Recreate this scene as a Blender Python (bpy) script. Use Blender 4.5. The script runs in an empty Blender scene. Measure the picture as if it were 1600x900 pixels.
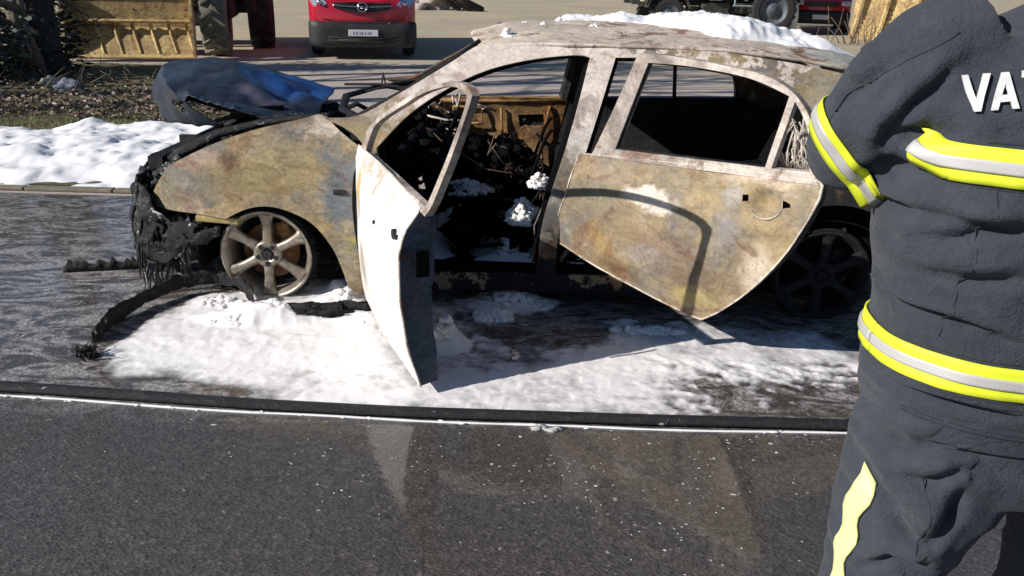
import bpy, bmesh, math, random
import numpy as np
from mathutils import Vector, Matrix, Euler, geometry, noise as mn
from mathutils.bvhtree import BVHTree
PI = math.pi; R = math.radians
random.seed(7); rng = np.random.default_rng(7)
sc = bpy.context.scene; COL = sc.collection

# ------------------------------------------------------------ camera
PITCH, ROLL = R(21.25), R(1.6)
Fw = Vector((0, math.cos(PITCH), -math.sin(PITCH)))
R0 = Vector((1, 0, 0)); U0 = Vector((0, math.sin(PITCH), math.cos(PITCH)))
Rr = R0*math.cos(ROLL) + U0*math.sin(ROLL); Ur = -R0*math.sin(ROLL) + U0*math.cos(ROLL)
cam = bpy.data.objects.new('camera', bpy.data.cameras.new('camera')); COL.objects.link(cam)
M = Matrix.Identity(4)
for i in range(3):
    M[i][0] = Rr[i]; M[i][1] = Ur[i]; M[i][2] = -Fw[i]
M[2][3] = 1.48
cam.matrix_world = M
cam.data.sensor_width = 36; cam.data.lens = 1256/1600*36
cam.data.clip_start = .05; cam.data.clip_end = 2000
sc.camera = cam
# ------------------------------------------------------------ sky and sun
SUN_AZ, SUN_EL = 66, 29            # the light travels towards this azimuth (from +Y to +X)
w = bpy.data.worlds.new('World'); sc.world = w; w.use_nodes = True
nt = w.node_tree; bg = nt.nodes['Background']
sky = nt.nodes.new('ShaderNodeTexSky'); sky.sky_type = 'NISHITA'; sky.sun_disc = False
sky.sun_elevation = R(SUN_EL); sky.sun_rotation = R(180+SUN_AZ)
sky.air_density = 1.0; sky.dust_density = 0.2; sky.ozone_density = 5.0
nt.links.new(sky.outputs[0], bg.inputs[0]); bg.inputs[1].default_value = 0.062
sl = bpy.data.lights.new('sun', 'SUN'); sl.energy = 5.0; sl.angle = R(.5); sl.color = (1, .95, .89)
so = bpy.data.objects.new('sun', sl); COL.objects.link(so)
sd = Vector((math.sin(R(SUN_AZ))*math.cos(R(SUN_EL)), math.cos(R(SUN_AZ))*math.cos(R(SUN_EL)), -math.sin(R(SUN_EL))))
so.rotation_euler = sd.to_track_quat('-Z', 'Y').to_euler(); so.location = (-20, -10, 15)
sc.view_settings.view_transform = 'Standard'; sc.view_settings.look = 'None'
sc.view_settings.gamma = 1; sc.view_settings.exposure = 0.10

# ------------------------------------------------------------ noise (numpy)
_perm = rng.permutation(256); _perm = np.concatenate([_perm, _perm, _perm])
_grad = rng.normal(size=(256, 3)); _grad /= np.linalg.norm(_grad, axis=1)[:, None]
def pnoise(x, y, z=0.0):
    x, y, z = np.broadcast_arrays(np.asarray(x, float), np.asarray(y, float), np.asarray(z, float))
    xi, yi, zi = np.floor(x).astype(int), np.floor(y).astype(int), np.floor(z).astype(int)
    xf, yf, zf = x-xi, y-yi, z-zi
    fd = lambda t: t*t*t*(t*(t*6-15)+10)
    u, v, w_ = fd(xf), fd(yf), fd(zf)
    r = 0
    for i in (0, 1):
        for j in (0, 1):
            for k in (0, 1):
                h = _perm[_perm[_perm[(xi+i) & 255]+((yi+j) & 255)]+((zi+k) & 255)]
                g = _grad[h]
                d = g[..., 0]*(xf-i)+g[..., 1]*(yf-j)+g[..., 2]*(zf-k)
                r = r + d*(u if i else 1-u)*(v if j else 1-v)*(w_ if k else 1-w_)
    return r*1.6
def fbm(x, y, z=0.0, o=4, lac=2.1, g=.5):
    s = 0; a = 1; t = 0
    for i in range(o):
        s = s + a*pnoise(x, y, z+i*7.3); t += a; a *= g
        x = np.asarray(x)*lac; y = np.asarray(y)*lac; z = np.asarray(z)*lac
    return s/t*1.4
def sstep(a, b, x):
    t = np.clip((x-a)/(b-a), 0, 1); return t*t*(3-2*t)
def lin(c):
    return tuple(((v/255)/12.92 if v/255 <= .04045 else ((v/255+.055)/1.055)**2.4) for v in c)

# ------------------------------------------------------------ materials
class NB:
    def __init__(s, name):
        s.m = bpy.data.materials.new(name); s.m.use_nodes = True; s.t = s.m.node_tree
        s.b = s.t.nodes['Principled BSDF']; s.co = s.t.nodes.new('ShaderNodeTexCoord')
    def N(s, ty, **kw):
        n = s.t.nodes.new(ty)
        for k, v in kw.items(): setattr(n, k, v)
        return n
    def L(s, a, b): s.t.links.new(a, b)
    def vec(s, scale=(1, 1, 1), loc=(0, 0, 0), src=None):
        mp = s.N('ShaderNodeMapping'); mp.inputs['Scale'].default_value = scale; mp.inputs['Location'].default_value = loc
        s.L(src or s.co.outputs['Object'], mp.inputs[0]); return mp.outputs[0]
    def noise(s, sc_, det=6, rough=.6, dist=0, vec=None, col=False):
        n = s.N('ShaderNodeTexNoise'); n.inputs['Scale'].default_value = sc_; n.inputs['Detail'].default_value = det
        n.inputs['Roughness'].default_value = rough; n.inputs['Distortion'].default_value = dist
        s.L(vec or s.co.outputs['Object'], n.inputs['Vector']); return n.outputs[1 if col else 0]
    def voro(s, sc_, feat='F1', vec=None, out=0, rnd=1):
        n = s.N('ShaderNodeTexVoronoi'); n.feature = feat; n.inputs['Scale'].default_value = sc_
        n.inputs['Randomness'].default_value = rnd
        s.L(vec or s.co.outputs['Object'], n.inputs['Vector']); return n.outputs[out]
    def ramp(s, f, stops, interp='LINEAR'):
        n = s.N('ShaderNodeValToRGB'); e = n.color_ramp.elements; n.color_ramp.interpolation = interp
        while len(e) < len(stops): e.new(.5)
        for k, (p, c) in enumerate(stops):
            e[k].position = p; e[k].color = (c, c, c, 1) if isinstance(c, (int, float)) else (*c, 1)
        s.L(f, n.inputs[0]); return n.outputs[0]
    def mix(s, f, a, b, mode='MIX'):
        n = s.N('ShaderNodeMix', data_type='RGBA', blend_type=mode)
        for v, i in ((f, 0), (a, 6), (b, 7)):
            if isinstance(v, (int, float)): n.inputs[i].default_value = v if i == 0 else (v, v, v, 1)
            elif isinstance(v, tuple): n.inputs[i].default_value = (*v, 1)
            else: s.L(v, n.inputs[i])
        return n.outputs[2]
    def math(s, op, a, b=0.0, c=0.0):
        n = s.N('ShaderNodeMath', operation=op)
        for v, i in ((a, 0), (b, 1), (c, 2)):
            if isinstance(v, (int, float)): n.inputs[i].default_value = v
            else: s.L(v, n.inputs[i])
        return n.outputs[0]
    def bump(s, h, strength=.3, dist=.01, nrm=None):
        n = s.N('ShaderNodeBump'); n.inputs['Strength'].default_value = strength; n.inputs['Distance'].default_value = dist
        s.L(h, n.inputs['Height'])
        if nrm: s.L(nrm, n.inputs['Normal'])
        return n.outputs[0]
    def blob(s, c, r_, wob=.5, ns=7, sharp=.25):
        # soft irregular patch mask round a point, in the object's own coordinates
        nv = s.noise(ns, 5, .65, col=True)
        a = s.N('ShaderNodeVectorMath', operation='SUBTRACT'); s.L(nv, a.inputs[0]); a.inputs[1].default_value = (.5, .5, .5)
        b = s.N('ShaderNodeVectorMath', operation='SCALE'); s.L(a.outputs[0], b.inputs[0]); b.inputs['Scale'].default_value = wob*max(r_)*2
        d = s.N('ShaderNodeVectorMath', operation='ADD'); s.L(s.co.outputs['Object'], d.inputs[0]); s.L(b.outputs[0], d.inputs[1])
        e = s.N('ShaderNodeVectorMath', operation='SUBTRACT'); s.L(d.outputs[0], e.inputs[0]); e.inputs[1].default_value = c
        f = s.N('ShaderNodeVectorMath', operation='DIVIDE'); s.L(e.outputs[0], f.inputs[0]); f.inputs[1].default_value = r_
        g = s.N('ShaderNodeVectorMath', operation='LENGTH'); s.L(f.outputs[0], g.inputs[0])
        return s.ramp(g.outputs['Value'], [(1-sharp if sharp < 1 else 0, 1.0), (1.0, 0.0)])
    def out(s, col=None, rough=None, metal=None, nrm=None, **kw):
        for v, k in ((col, 'Base Color'), (rough, 'Roughness'), (metal, 'Metallic'), (nrm, 'Normal')):
            if v is None: continue
            if isinstance(v, (int, float)): s.b.inputs[k].default_value = v
            elif isinstance(v, tuple): s.b.inputs[k].default_value = (*v, 1)
            else: s.L(v, s.b.inputs[k])
        for k, v in kw.items():
            k = k.replace('_', ' ')
            if isinstance(v, (int, float)): s.b.inputs[k].default_value = v
            else: s.L(v, s.b.inputs[k])
        return s.m
def plain(name, c, rough=.6, metal=0, var=.25, ns=12, bump=.15):
    b = NB(name); n = b.noise(ns, 6)
    k = b.ramp(n, [(.3, 1-var), (.7, 1+var*.6)])
    return b.out(b.mix(1.0, c, k, 'MULTIPLY'), rough, metal, b.bump(n, bump, .01))
TAN = lin((172, 152, 116)); GREY = lin((122, 118, 112)); PALE = lin((214, 202, 188)); OCH = lin((190, 148, 84)); RUST = lin((120, 74, 46)); DK = lin((48, 42, 38))
BLUEG = lin((112, 122, 130))
def burnt(name, blobs=(), over=(), base=TAN, alt=GREY, pale=PALE, dark_amt=.5, ochre=.3, pale_amt=.3, rough=.75, spec=.3, mott=.85):
    b = NB(name)
    n1 = b.noise(2.6, 8, .62, .8); n2 = b.noise(9, 8, .7, .4); n3 = b.noise(60, 5, .7); n4 = b.noise(4.2, 7, .65, 1.2, vec=b.vec((1, 1, 1), (7, 3, 5)))
    col = b.mix(b.ramp(n1, [(.42, 0.0), (.6, 1.0)]), base, alt)
    col = b.mix(b.math('MULTIPLY', b.ramp(n4, [(.52, 0.0), (.66, 1.0)]), ochre), col, OCH)
    for (c, r_, cc, st, sh) in blobs:
        col = b.mix(b.math('MULTIPLY', b.blob(c, r_, sharp=sh), st), col, cc)
    col = b.mix(b.math('MULTIPLY', b.ramp(n2, [(.55, 0.0), (.68, 1.0)]), pale_amt), col, pale)
    n5 = b.noise(3.4, 8, .72, 1.5, vec=b.vec((1, 1, 1), (1, 9, 2)))
    col = b.mix(b.math('MULTIPLY', b.ramp(n5, [(.54, 0.0), (.60, 1.0)]), dark_amt), col, RUST)
    n6 = b.noise(5.2, 10, .78, .7, vec=b.vec((1, 1, 1), (11, 2, 6)))
    col = b.mix(b.math('MULTIPLY', b.ramp(n6, [(.60, 0.0), (.625, 1.0)]), dark_amt*.9), col, lin((84, 74, 62)))
    col = b.mix(b.math('MULTIPLY', b.ramp(n6, [(.36, 1.0), (.385, 0.0)]), pale_amt*.8), col, pale)
    sp = b.ramp(b.noise(34, 6, .75, vec=b.vec((1, 1, 1), (3, 3, 3))), [(.60, 0.0), (.66, 1.0)])
    col = b.mix(b.math('MULTIPLY', sp, dark_amt), col, DK)
    st = b.ramp(b.noise(11, 9, .8, 1.4, vec=b.vec((.7, .7, 1.5), (2, 8, 1))), [(.38, .50), (.46, .86), (.54, 1.05), (.66, 1.35)])
    col = b.mix(mott, col, st, 'MULTIPLY')
    col = b.mix(min(1.0, mott+.15), col, b.ramp(n3, [(.25, .62), (.75, 1.22)]), 'MULTIPLY')
    col = b.mix(mott, col, b.ramp(b.noise(5, 4, .6), [(.3, .74), (.7, 1.14)]), 'MULTIPLY')
    for (c, r_, cc, st_, sh) in over:
        col = b.mix(b.math('MULTIPLY', b.blob(c, r_, sharp=sh), st_), col, cc)
    h = b.math('ADD', b.math('MULTIPLY', n3, .3), n2)
    return b.out(col, b.ramp(n2, [(.3, rough-.2), (.7, rough+.1)]), 0.0, b.bump(h, .35, .006), Specular_IOR_Level=spec)
def char(name, c=(.012, .012, .013), rough=.5, hi=(.10, .095, .09), amt=.5, foam=0.0, spec=.3):
    b = NB(name); n = b.noise(22, 8, .7, .5); n2 = b.noise(7, 6, .65)
    col = b.mix(b.math('MULTIPLY', b.ramp(n, [(.55, 0.0), (.72, 1.0)]), amt), c, hi)
    if foam: col = b.mix(b.ramp(b.noise(11, 7, .7, .6, vec=b.vec((1, 1, 1), (5, 1, 4))), [(.66-foam*.2, 0.0), (.70-foam*.2, 1.0)]), col, (.75, .76, .78))
    return b.out(col, b.ramp(n2, [(.3, rough-.1), (.7, rough+.3)]), 0.0, b.bump(b.math('ADD', n, b.math('MULTIPLY', b.noise(90, 6, .8), .5)), .9, .014), Specular_IOR_Level=spec)
m_black = char('soot_black')
m_char = char('charred_plastic', (.014, .014, .015), .38, (.16, .15, .13), .7, .18)
m_bumper = char('melted_bumper', (.012, .012, .014), .28, (.22, .21, .17), .75, .3)
m_int = char('burnt_interior', (.007, .007, .009), .9, (.022, .020, .018), .5, .0, .08)
m_seat = char('burnt_seat', (.006, .006, .008), .95, (.014, .013, .012), .4, .0, .05)
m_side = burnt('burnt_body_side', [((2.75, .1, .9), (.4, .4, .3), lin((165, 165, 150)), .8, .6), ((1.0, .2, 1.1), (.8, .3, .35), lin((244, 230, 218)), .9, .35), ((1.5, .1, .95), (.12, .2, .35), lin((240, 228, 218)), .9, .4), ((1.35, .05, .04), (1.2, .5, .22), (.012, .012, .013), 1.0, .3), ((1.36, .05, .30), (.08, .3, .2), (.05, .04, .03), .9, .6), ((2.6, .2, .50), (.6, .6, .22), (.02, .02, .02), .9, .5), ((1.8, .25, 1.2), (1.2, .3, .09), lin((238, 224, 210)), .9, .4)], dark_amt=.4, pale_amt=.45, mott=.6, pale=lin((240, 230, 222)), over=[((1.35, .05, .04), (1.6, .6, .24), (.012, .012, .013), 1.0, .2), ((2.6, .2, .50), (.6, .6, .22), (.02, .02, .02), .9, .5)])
m_fender = burnt('burnt_fender', [
    ((.02, .1, .62), (.42, .5, .17), lin((158, 142, 102)), .8, .6),
    ((-.3, .15, .68), (.2, .4, .10), lin((172, 146, 126)), .7, .6),
    ((.37, .05, .55), (.13, .5, .20), BLUEG, .9, .55),
    ((.40, .05, .2), (.12, .5, .10), lin((168, 156, 128)), .8, .5),
    ((.40, .05, .30), (.05, .5, .06), lin((170, 160, 90)), .7, .6),
    ((.33, .1, .80), (.16, .4, .07), lin((214, 200, 184)), .9, .5),
    ((-.10, .12, .70), (.07, .3, .09), lin((112, 82, 58)), .85, .7),
    ((-.45, .15, .50), (.16, .4, .07), lin((120, 118, 96)), .8, .6)], dark_amt=.4, ochre=.3, pale_amt=.3, mott=.8)
m_fdoor = burnt('scorched_white_door', [
    ((.50, -.06, .58), (.07, .14, .15), lin((205, 165, 105)), .9, .5),
    ((.53, -.14, .26), (.08, .2, .15), lin((160, 152, 136)), .85, .7), ((.72, -.5, .10), (.2, .4, .10), lin((196, 194, 190)), .8, .8), ((.60, -.28, .73), (.3, .5, .035), lin((186, 170, 150)), .8, .6)], base=lin((236, 234, 230)), alt=lin((222, 220, 214)), pale=lin((240, 240, 238)), dark_amt=.07, ochre=0, pale_amt=.5, rough=.45, mott=.22)
m_fdoor_in = burnt('door_inner_steel', base=lin((92, 100, 110)), alt=lin((70, 78, 88)), pale=lin((120, 125, 130)), dark_amt=.4, ochre=0, pale_amt=.2)
m_frame = burnt('door_frame_steel', base=lin((214, 202, 190)), alt=lin((140, 130, 122)), pale=PALE, dark_amt=.6, ochre=.15, pale_amt=.5, mott=.7)
m_rdoor = burnt('burnt_rear_door', [
    ((1.75, -.27, .64), (.16, .16, .055), lin((236, 222, 208)), .95, .35),
    ((1.80, -.3, .45), (.26, .26, .14), lin((150, 128, 108)), .8, .7),
    ((1.55, -.1, .42), (.08, .16, .08), lin((190, 154, 92)), .7, .8),
    ((1.55, -.1, .62), (.17, .2, .10), lin((150, 140, 118)), .75, .6),
    ((1.95, -.35, .36), (.22, .3, .10), lin((120, 102, 84)), .8, .7),
    ((2.02, -.5, .58), (.10, .12, .16), lin((140, 138, 138)), .75, .7),
    ((1.72, -.3, .40), (.13, .2, .07), lin((170, 164, 156)), .7, .8),
    ((2.1, -.55, .80), (.22, .2, .06), lin((214, 196, 176)), .7, .6),
    ((1.93, -.42, .27), (.12, .15, .06), lin((185, 168, 110)), .8, .7),
    ((2.12, -.6, .46), (.08, .1, .12), lin((222, 205, 184)), .8, .5),
    ((2.02, -.50, .72), (.055, .06, .052), lin((178, 172, 158)), .9, .3), ((1.62, -.2, .30), (.16, .2, .06), lin((112, 84, 60)), .85, .8), ((1.50, -.08, .72), (.12, .12, .07), lin((170, 146, 120)), .7, .7), ((1.88, -.40, .74), (.14, .16, .05), lin((150, 138, 112)), .7, .7)], dark_amt=.42, ochre=.2, pale_amt=.25, mott=.6)
m_far = burnt('rusty_far_door', base=lin((176, 140, 96)), alt=lin((120, 92, 66)), pale=lin((195, 170, 132)), dark_amt=1.0, ochre=.6, pale_amt=.3)
m_roof = burnt('ashy_roof', [((2.75, .6, 1.15), (.45, .8, .3), lin((176, 184, 174)), .8, .6), ((1.2, .6, 1.25), (.6, .6, .3), lin((222, 208, 188)), .7, .6)], base=lin((222, 206, 190)), alt=lin((180, 166, 150)), dark_amt=.8, ochre=.15, pale_amt=.6, mott=.7)
b = NB('blue_scorched_bonnet')
n1 = b.noise(2.5, 7, .6, .6); n2 = b.noise(9, 8, .7, .8)
col = b.mix(b.ramp(n1, [(.38, 0.0), (.62, 1.0)]), lin((20, 26, 36)), lin((44, 56, 72)))
col = b.mix(b.math('MULTIPLY', b.blob((-.10, 1.15, .86), (.33, .42, .3), sharp=.5), .95), col, lin((22, 80, 150)))
col = b.mix(b.math('MULTIPLY', b.blob((-.16, .62, .85), (.17, .22, .3), sharp=.6), .75), col, lin((98, 96, 112)))
col = b.mix(b.ramp(n2, [(.56, 0.0), (.72, .6)]), col, lin((20, 24, 30)))
m_bonnet = b.out(col, b.ramp(n2, [(.3, .30), (.7, .7)]), 0.0, b.bump(n2, .4, .008))
m_rim = burnt('sooty_alloy', base=lin((170, 162, 148)), alt=lin((128, 118, 104)), pale=lin((205, 200, 190)), dark_amt=.5, ochre=.2, pale_amt=.3, rough=.45, spec=.6)
m_rim.node_tree.nodes['Principled BSDF'].inputs['Metallic'].default_value = .45
m_rimdark = char('sooty_shaded_rim', (.014, .014, .015), .5, (.06, .055, .05), .6)  # rear wheel: soot, plus the open door's shade put into the colour
m_disc = burnt('rusty_disc', base=RUST, alt=lin((150, 110, 70)), dark_amt=.6, ochre=.6)
m_tyre = char('burnt_tyre', (.012, .012, .012), .8, (.05, .05, .05), .5)
def foam_mat(name, c=(.88, .86, .85), thin=False):
    b = NB(name); n = b.noise(30, 8, .75); n2 = b.noise(6, 6, .7)
    vo = b.voro(90)
    col = b.mix(b.ramp(n2, [(.35, 0.0), (.7, 1.0)]), c, tuple(x*.93 for x in c))
    col = b.mix(b.ramp(b.noise(15, 9, .8), [(.66, 0.0), (.72, .8)]), col, (.32, .29, .27))
    if thin:
        sx = b.N('ShaderNodeSeparateXYZ'); b.L(b.co.outputs['Object'], sx.inputs[0])
        zz = b.math('ADD', b.math('MULTIPLY', sx.outputs[2], 60.0), b.math('MULTIPLY', b.math('SUBTRACT', b.noise(26, 6, .7), .5), .6))
        col = b.mix(b.ramp(zz, [(.02, 0.0), (.22, .45), (.50, 1.0)]), (.13, .125, .12), col)
    h = b.math('ADD', n, b.math('MULTIPLY', vo, .4))
    return b.out(col, .75, 0.0, b.bump(h, .16, .007), Subsurface_Weight=0.0, Specular_IOR_Level=.25)
m_foam = foam_mat('foam'); m_film = foam_mat('foam_film', thin=True); m_foam2 = foam_mat('foam_roof', (.92, .92, .93))
# ---- road asphalt: stone speckle under a broken film of water
b = NB('wet_asphalt')
v1 = b.voro(105, vec=b.vec((.8, 1.2, 1)), out=1); v1d = b.voro(105, vec=b.vec((.8, 1.2, 1))); n1 = b.noise(1.1, 6, .6, .5); n2 = b.noise(45, 7, .75)
g = b.N('ShaderNodeRGBToBW'); b.L(v1, g.inputs[0])
stone = b.ramp(g.outputs[0], [(.1, (.018, .016, .015)), (.45, (.068, .060, .053)), (.75, (.11, .099, .087)), (.9, (.19, .175, .155)), (1.0, (.36, .34, .31))])
col = b.mix(.62, stone, b.ramp(n2, [(.30, (.038, .034, .031)), (.52, (.078, .070, .063)), (.74, (.16, .146, .13))]))
col = b.mix(b.ramp(n1, [(.35, 0.0), (.7, .35)]), col, (.035, .032, .030))
col = b.mix(1.0, col, b.ramp(b.noise(24, 5, .7), [(.3, .72), (.7, 1.25)]), 'MULTIPLY')
# dried foam scum in flecks and swirls
sw = b.noise(3.2, 10, .72, 2.2, vec=b.vec((1, 2.2, 1)))
sx = b.N('ShaderNodeSeparateXYZ'); b.L(b.co.outputs['Object'], sx.inputs[0])
band = b.math('MULTIPLY', b.ramp(b.math('MULTIPLY', sx.outputs[1], .1), [(.24, 0.0), (.27, 1.0), (.52, 1.0), (.56, 0.0)]), b.ramp(sw, [(.45, 0.0), (.57, .85)]))
band = b.math('MULTIPLY', band, b.ramp(n2, [(.35, .1), (.6, 1.0)]))
col = b.mix(band, col, (.50, .49, .48))
fl = b.math('MULTIPLY', b.ramp(b.noise(26, 3, .5, vec=b.vec((1, 1.6, 1))), [(.69, 0.0), (.73, .7)]), b.ramp(b.noise(1.7, 4, .6, vec=b.vec((1, 1, 1), (4, 2, 0))), [(.47, 0.0), (.62, 1.0)]))
col = b.mix(fl, col, (.55, .53, .5))
wet = b.ramp(b.noise(.9, 5, .55, .4, vec=b.vec((1, 1.5, 1), (2, 6, 0))), [(.30, .55), (.45, 1.0)])
hn = b.math('ADD', v1d, b.math('MULTIPLY', n2, .8))
col = b.mix(1.0, col, (1.13, 1.10, 1.08), 'MULTIPLY')
m_road = b.out(col, .62, 0.0, b.bump(hn, .5, .006), Coat_Weight=wet, Coat_Roughness=.05, Specular_IOR_Level=.35)
wv = b.noise(9, 4, .6, .5); b.L(b.bump(wv, .10, .01), b.b.inputs['Coat Normal'])
# ---- dirt lot
b = NB('dirt_lot')
n1 = b.noise(.25, 8, .6, .5); n2 = b.noise(6, 8, .75); n3 = b.noise(55, 5, .7)
col = b.mix(b.ramp(n1, [(.35, 0.0), (.65, 1.0)]), lin((196, 180, 148)), lin((176, 164, 142)))
sx = b.N('ShaderNodeSeparateXYZ'); b.L(b.co.outputs['Object'], sx.inputs[0])
col = b.mix(b.ramp(b.math('MULTIPLY', sx.outputs[1], .02), [(.25, 1.0), (.33, 0.0)]), col, lin((186, 172, 162)))
col = b.mix(1.0, col, b.ramp(n2, [(.25, .68), (.75, 1.15)]), 'MULTIPLY')
col = b.mix(b.ramp(n3, [(.62, 0.0), (.75, .5)]), col, lin((110, 98, 84)))
m_dirt = b.out(col, .95, 0.0, b.bump(b.math('ADD', n2, b.math('MULTIPLY', n3, .3)), .5, .03))
b = NB('verge_soil')
n2 = b.noise(5, 8, .75); n3 = b.noise(40, 6, .75)
col = b.ramp(n2, [(.3, lin((72, 66, 52))), (.5, lin((104, 98, 70))), (.7, lin((128, 122, 84)))])
col = b.mix(b.ramp(n3, [(.58, 0.0), (.7, .7)]), col, lin((60, 50, 44)))
m_verge = b.out(col, .95, 0.0, b.bump(n3, .8, .03))
def leafmat(name, cols):
    b = NB(name); o = b.N('ShaderNodeNewGeometry')
    col = b.ramp(o.outputs['Random Per Island'], [(k/(len(cols)-1), c) for k, c in enumerate(cols)])
    return b.out(col, .7, 0.0)
m_litter = leafmat('leaf_litter', [lin(c) for c in ((96, 76, 62), (150, 128, 112), (60, 48, 44), (205, 190, 176), (120, 92, 74), (84, 76, 66))])
m_grass = leafmat('grass', [lin(c) for c in ((96, 104, 58), (120, 124, 76), (80, 88, 48), (140, 134, 92))])
m_leaf = leafmat('dark_leaves', [lin(c) for c in ((38, 50, 44), (50, 66, 52), (28, 38, 38), (66, 80, 62))])
m_bark = plain('bark', lin((104, 94, 82)), .9, 0, .5, 9, .8)
m_twig = plain('dry_twig', lin((120, 104, 86)), .9, 0, .4, 20, .4)
m_hose = char('hose_rubber', (.020, .021, .024), .45, (.10, .10, .10), .6, .12)
m_kerb = plain('concrete_kerb', lin((128, 122, 104)), .8, 0, .3, 15, .4)
m_wire = plain('burnt_wire', lin((190, 180, 168)), .7, 0, .5, 30, .3)
# firefighter
def cloth(name, c, ns=260):
    b = NB(name); n = b.noise(5, 6, .65); f = b.noise(ns, 3, .6); d = b.noise(40, 6, .7)
    wv = b.noise(9, 8, .66, .9, vec=b.vec((1, 1, 2.2)))
    col = b.mix(1.0, c, b.ramp(n, [(.3, .80), (.7, 1.14)]), 'MULTIPLY')
    col = b.mix(1.0, col, b.ramp(d, [(.3, .88), (.7, 1.10)]), 'MULTIPLY')
    col = b.mix(b.ramp(b.noise(13, 8, .75, .6, vec=b.vec((1, 1, 1), (3, 1, 8))), [(.62, 0.0), (.78, .35)]), col, lin((120, 118, 112)))
    h = b.math('ADD', b.math('MULTIPLY', wv, 5.0), b.math('ADD', f, b.math('MULTIPLY', b.ramp(b.noise(16, 6, .6, 1.5), [(.46, 0.0), (.5, 1.0), (.54, 0.0)]), -.6)))
    return b.out(col, .85, 0.0, b.bump(h, .5, .005), Sheen_Weight=.1, Specular_IOR_Level=.2)
m_cloth = cloth('navy_turnout_cloth', lin((59, 64, 72)))
b = NB('fluorescent_yellow'); f = b.voro(700, rnd=.1)
m_yel = b.out(b.mix(b.ramp(b.noise(9, 5), [(.3, 0.0), (.7, .5)]), (.78, .86, .03), (.70, .80, .05)), .55, 0.0, b.bump(f, .2, .001))
b = NB('silver_reflective'); f = b.voro(500, rnd=.1)
m_silver = b.out(b.mix(b.ramp(b.noise(12, 5), [(.3, 0.0), (.7, .6)]), (.56, .55, .53), (.44, .43, .42)), .4, .1, b.bump(f, .3, .001))
m_letter = plain('white_print', (.62, .63, .64), .6, 0, .25, 60, .2)
m_skin = plain('skin', lin((205, 160, 135)), .55, 0, .12, 20, .1)
m_hair = plain('dark_hair', lin((52, 40, 32)), .7, 0, .4, 80, .6)
m_boot = plain('boot_leather', (.02, .02, .02), .45, 0, .3, 20, .3)
# vehicles
b = NB('red_paint'); m_red = b.out(b.mix(b.ramp(b.noise(3, 4), [(.3, 0.0), (.7, .3)]), (.52, .012, .035), (.45, .02, .04)), .3, 0.0, Coat_Weight=.8, Coat_Roughness=.08)
m_blkpl = plain('black_plastic', (.018, .018, .02), .5, 0, .2, 20, .1)
m_grime = plain('grimy_black_plastic', (.028, .027, .026), .6, 0, .6, 7, .2); m_chrome = plain('chrome', (.75, .76, .78), .18, 1, .1, 10, .05)
m_glass = plain('dark_glass', (.02, .025, .03), .06, 0, .1, 5, .02)
m_lens = plain('headlight_lens', (.62, .68, .78), .12, .3, .3, 15, .1)
m_plate = plain('plate_white', (.72, .73, .76), .4, 0, .08, 30, .05)
m_ink = plain('plate_ink', (.12, .12, .16), .5, 0, .1, 30, .05)
m_rub = plain('tyre_rubber', (.035, .034, .033), .85, 0, .35, 25, .5)
m_mudrub = plain('muddy_tyre', lin((126, 124, 108)), .9, 0, .45, 10, .7)
def rusty(name, a, c, d):
    b = NB(name); n = b.noise(2.2, 8, .65, 1); n2 = b.noise(14, 7, .7)
    col = b.mix(b.ramp(n, [(.42, 0.0), (.58, 1.0)]), a, c)
    col = b.mix(b.ramp(n2, [(.5, 0.0), (.66, .8)]), col, d)
    return b.out(col, .8, 0.0, b.bump(n2, .5, .02))
m_bucket = rusty('worn_yellow_steel', lin((212, 186, 128)), lin((170, 142, 98)), lin((104, 80, 60)))
m_machine = rusty('grimy_machine', lin((50, 47, 44)), lin((38, 37, 37)), lin((84, 72, 60)))
m_arm = rusty('rusty_arm', lin((140, 96, 74)), lin((104, 72, 58)), lin((70, 52, 46)))
m_truck = rusty('dark_truck_steel', lin((40, 42, 42)), lin((58, 60, 52)), lin((90, 88, 74)))
m_olive = rusty('olive_bodywork', lin((120, 120, 92)), lin((92, 94, 74)), lin((60, 58, 48)))

# ------------------------------------------------------------ object helpers
def mesh_obj(name, verts, faces, mat, parent=None, smooth=True):
    me = bpy.data.meshes.new(name); me.from_pydata([tuple(v) for v in verts], [], faces); me.update()
    if mat: me.materials.append(mat)
    if smooth: me.polygons.foreach_set('use_smooth', [True]*len(me.polygons))
    o = bpy.data.objects.new(name, me); COL.objects.link(o)
    if parent: o.parent = parent
    return o
def bm_obj(name, bm, mat, parent=None, smooth=False):
    me = bpy.data.meshes.new(name); bm.normal_update(); bm.to_mesh(me); bm.free()
    if mat: me.materials.append(mat)
    if smooth: me.polygons.foreach_set('use_smooth', [True]*len(me.polygons))
    o = bpy.data.objects.new(name, me); COL.objects.link(o)
    if parent: o.parent = parent
    return o
def thing(name, label, cat, loc=(0, 0, 0), rz=0, group=None):
    o = bpy.data.objects.new(name, None); COL.objects.link(o); o.empty_display_size = .1
    o.location = loc; o.rotation_euler = (0, 0, rz); o['label'] = label; o['category'] = cat
    if group: o['group'] = group
    return o
def tag(o, label, cat=None, group=None, kind=None):
    o['label'] = label
    if cat: o['category'] = cat
    if group: o['group'] = group
    if kind: o['kind'] = kind
    return o
def bevel(o, w_=.01, seg=2):
    m = o.modifiers.new('bevel', 'BEVEL'); m.width = w_; m.segments = seg; m.limit_method = 'ANGLE'; m.angle_limit = R(35); return o
def subsurf(o, n=1):
    m = o.modifiers.new('sub', 'SUBSURF'); m.levels = n; m.render_levels = n; return o
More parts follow.
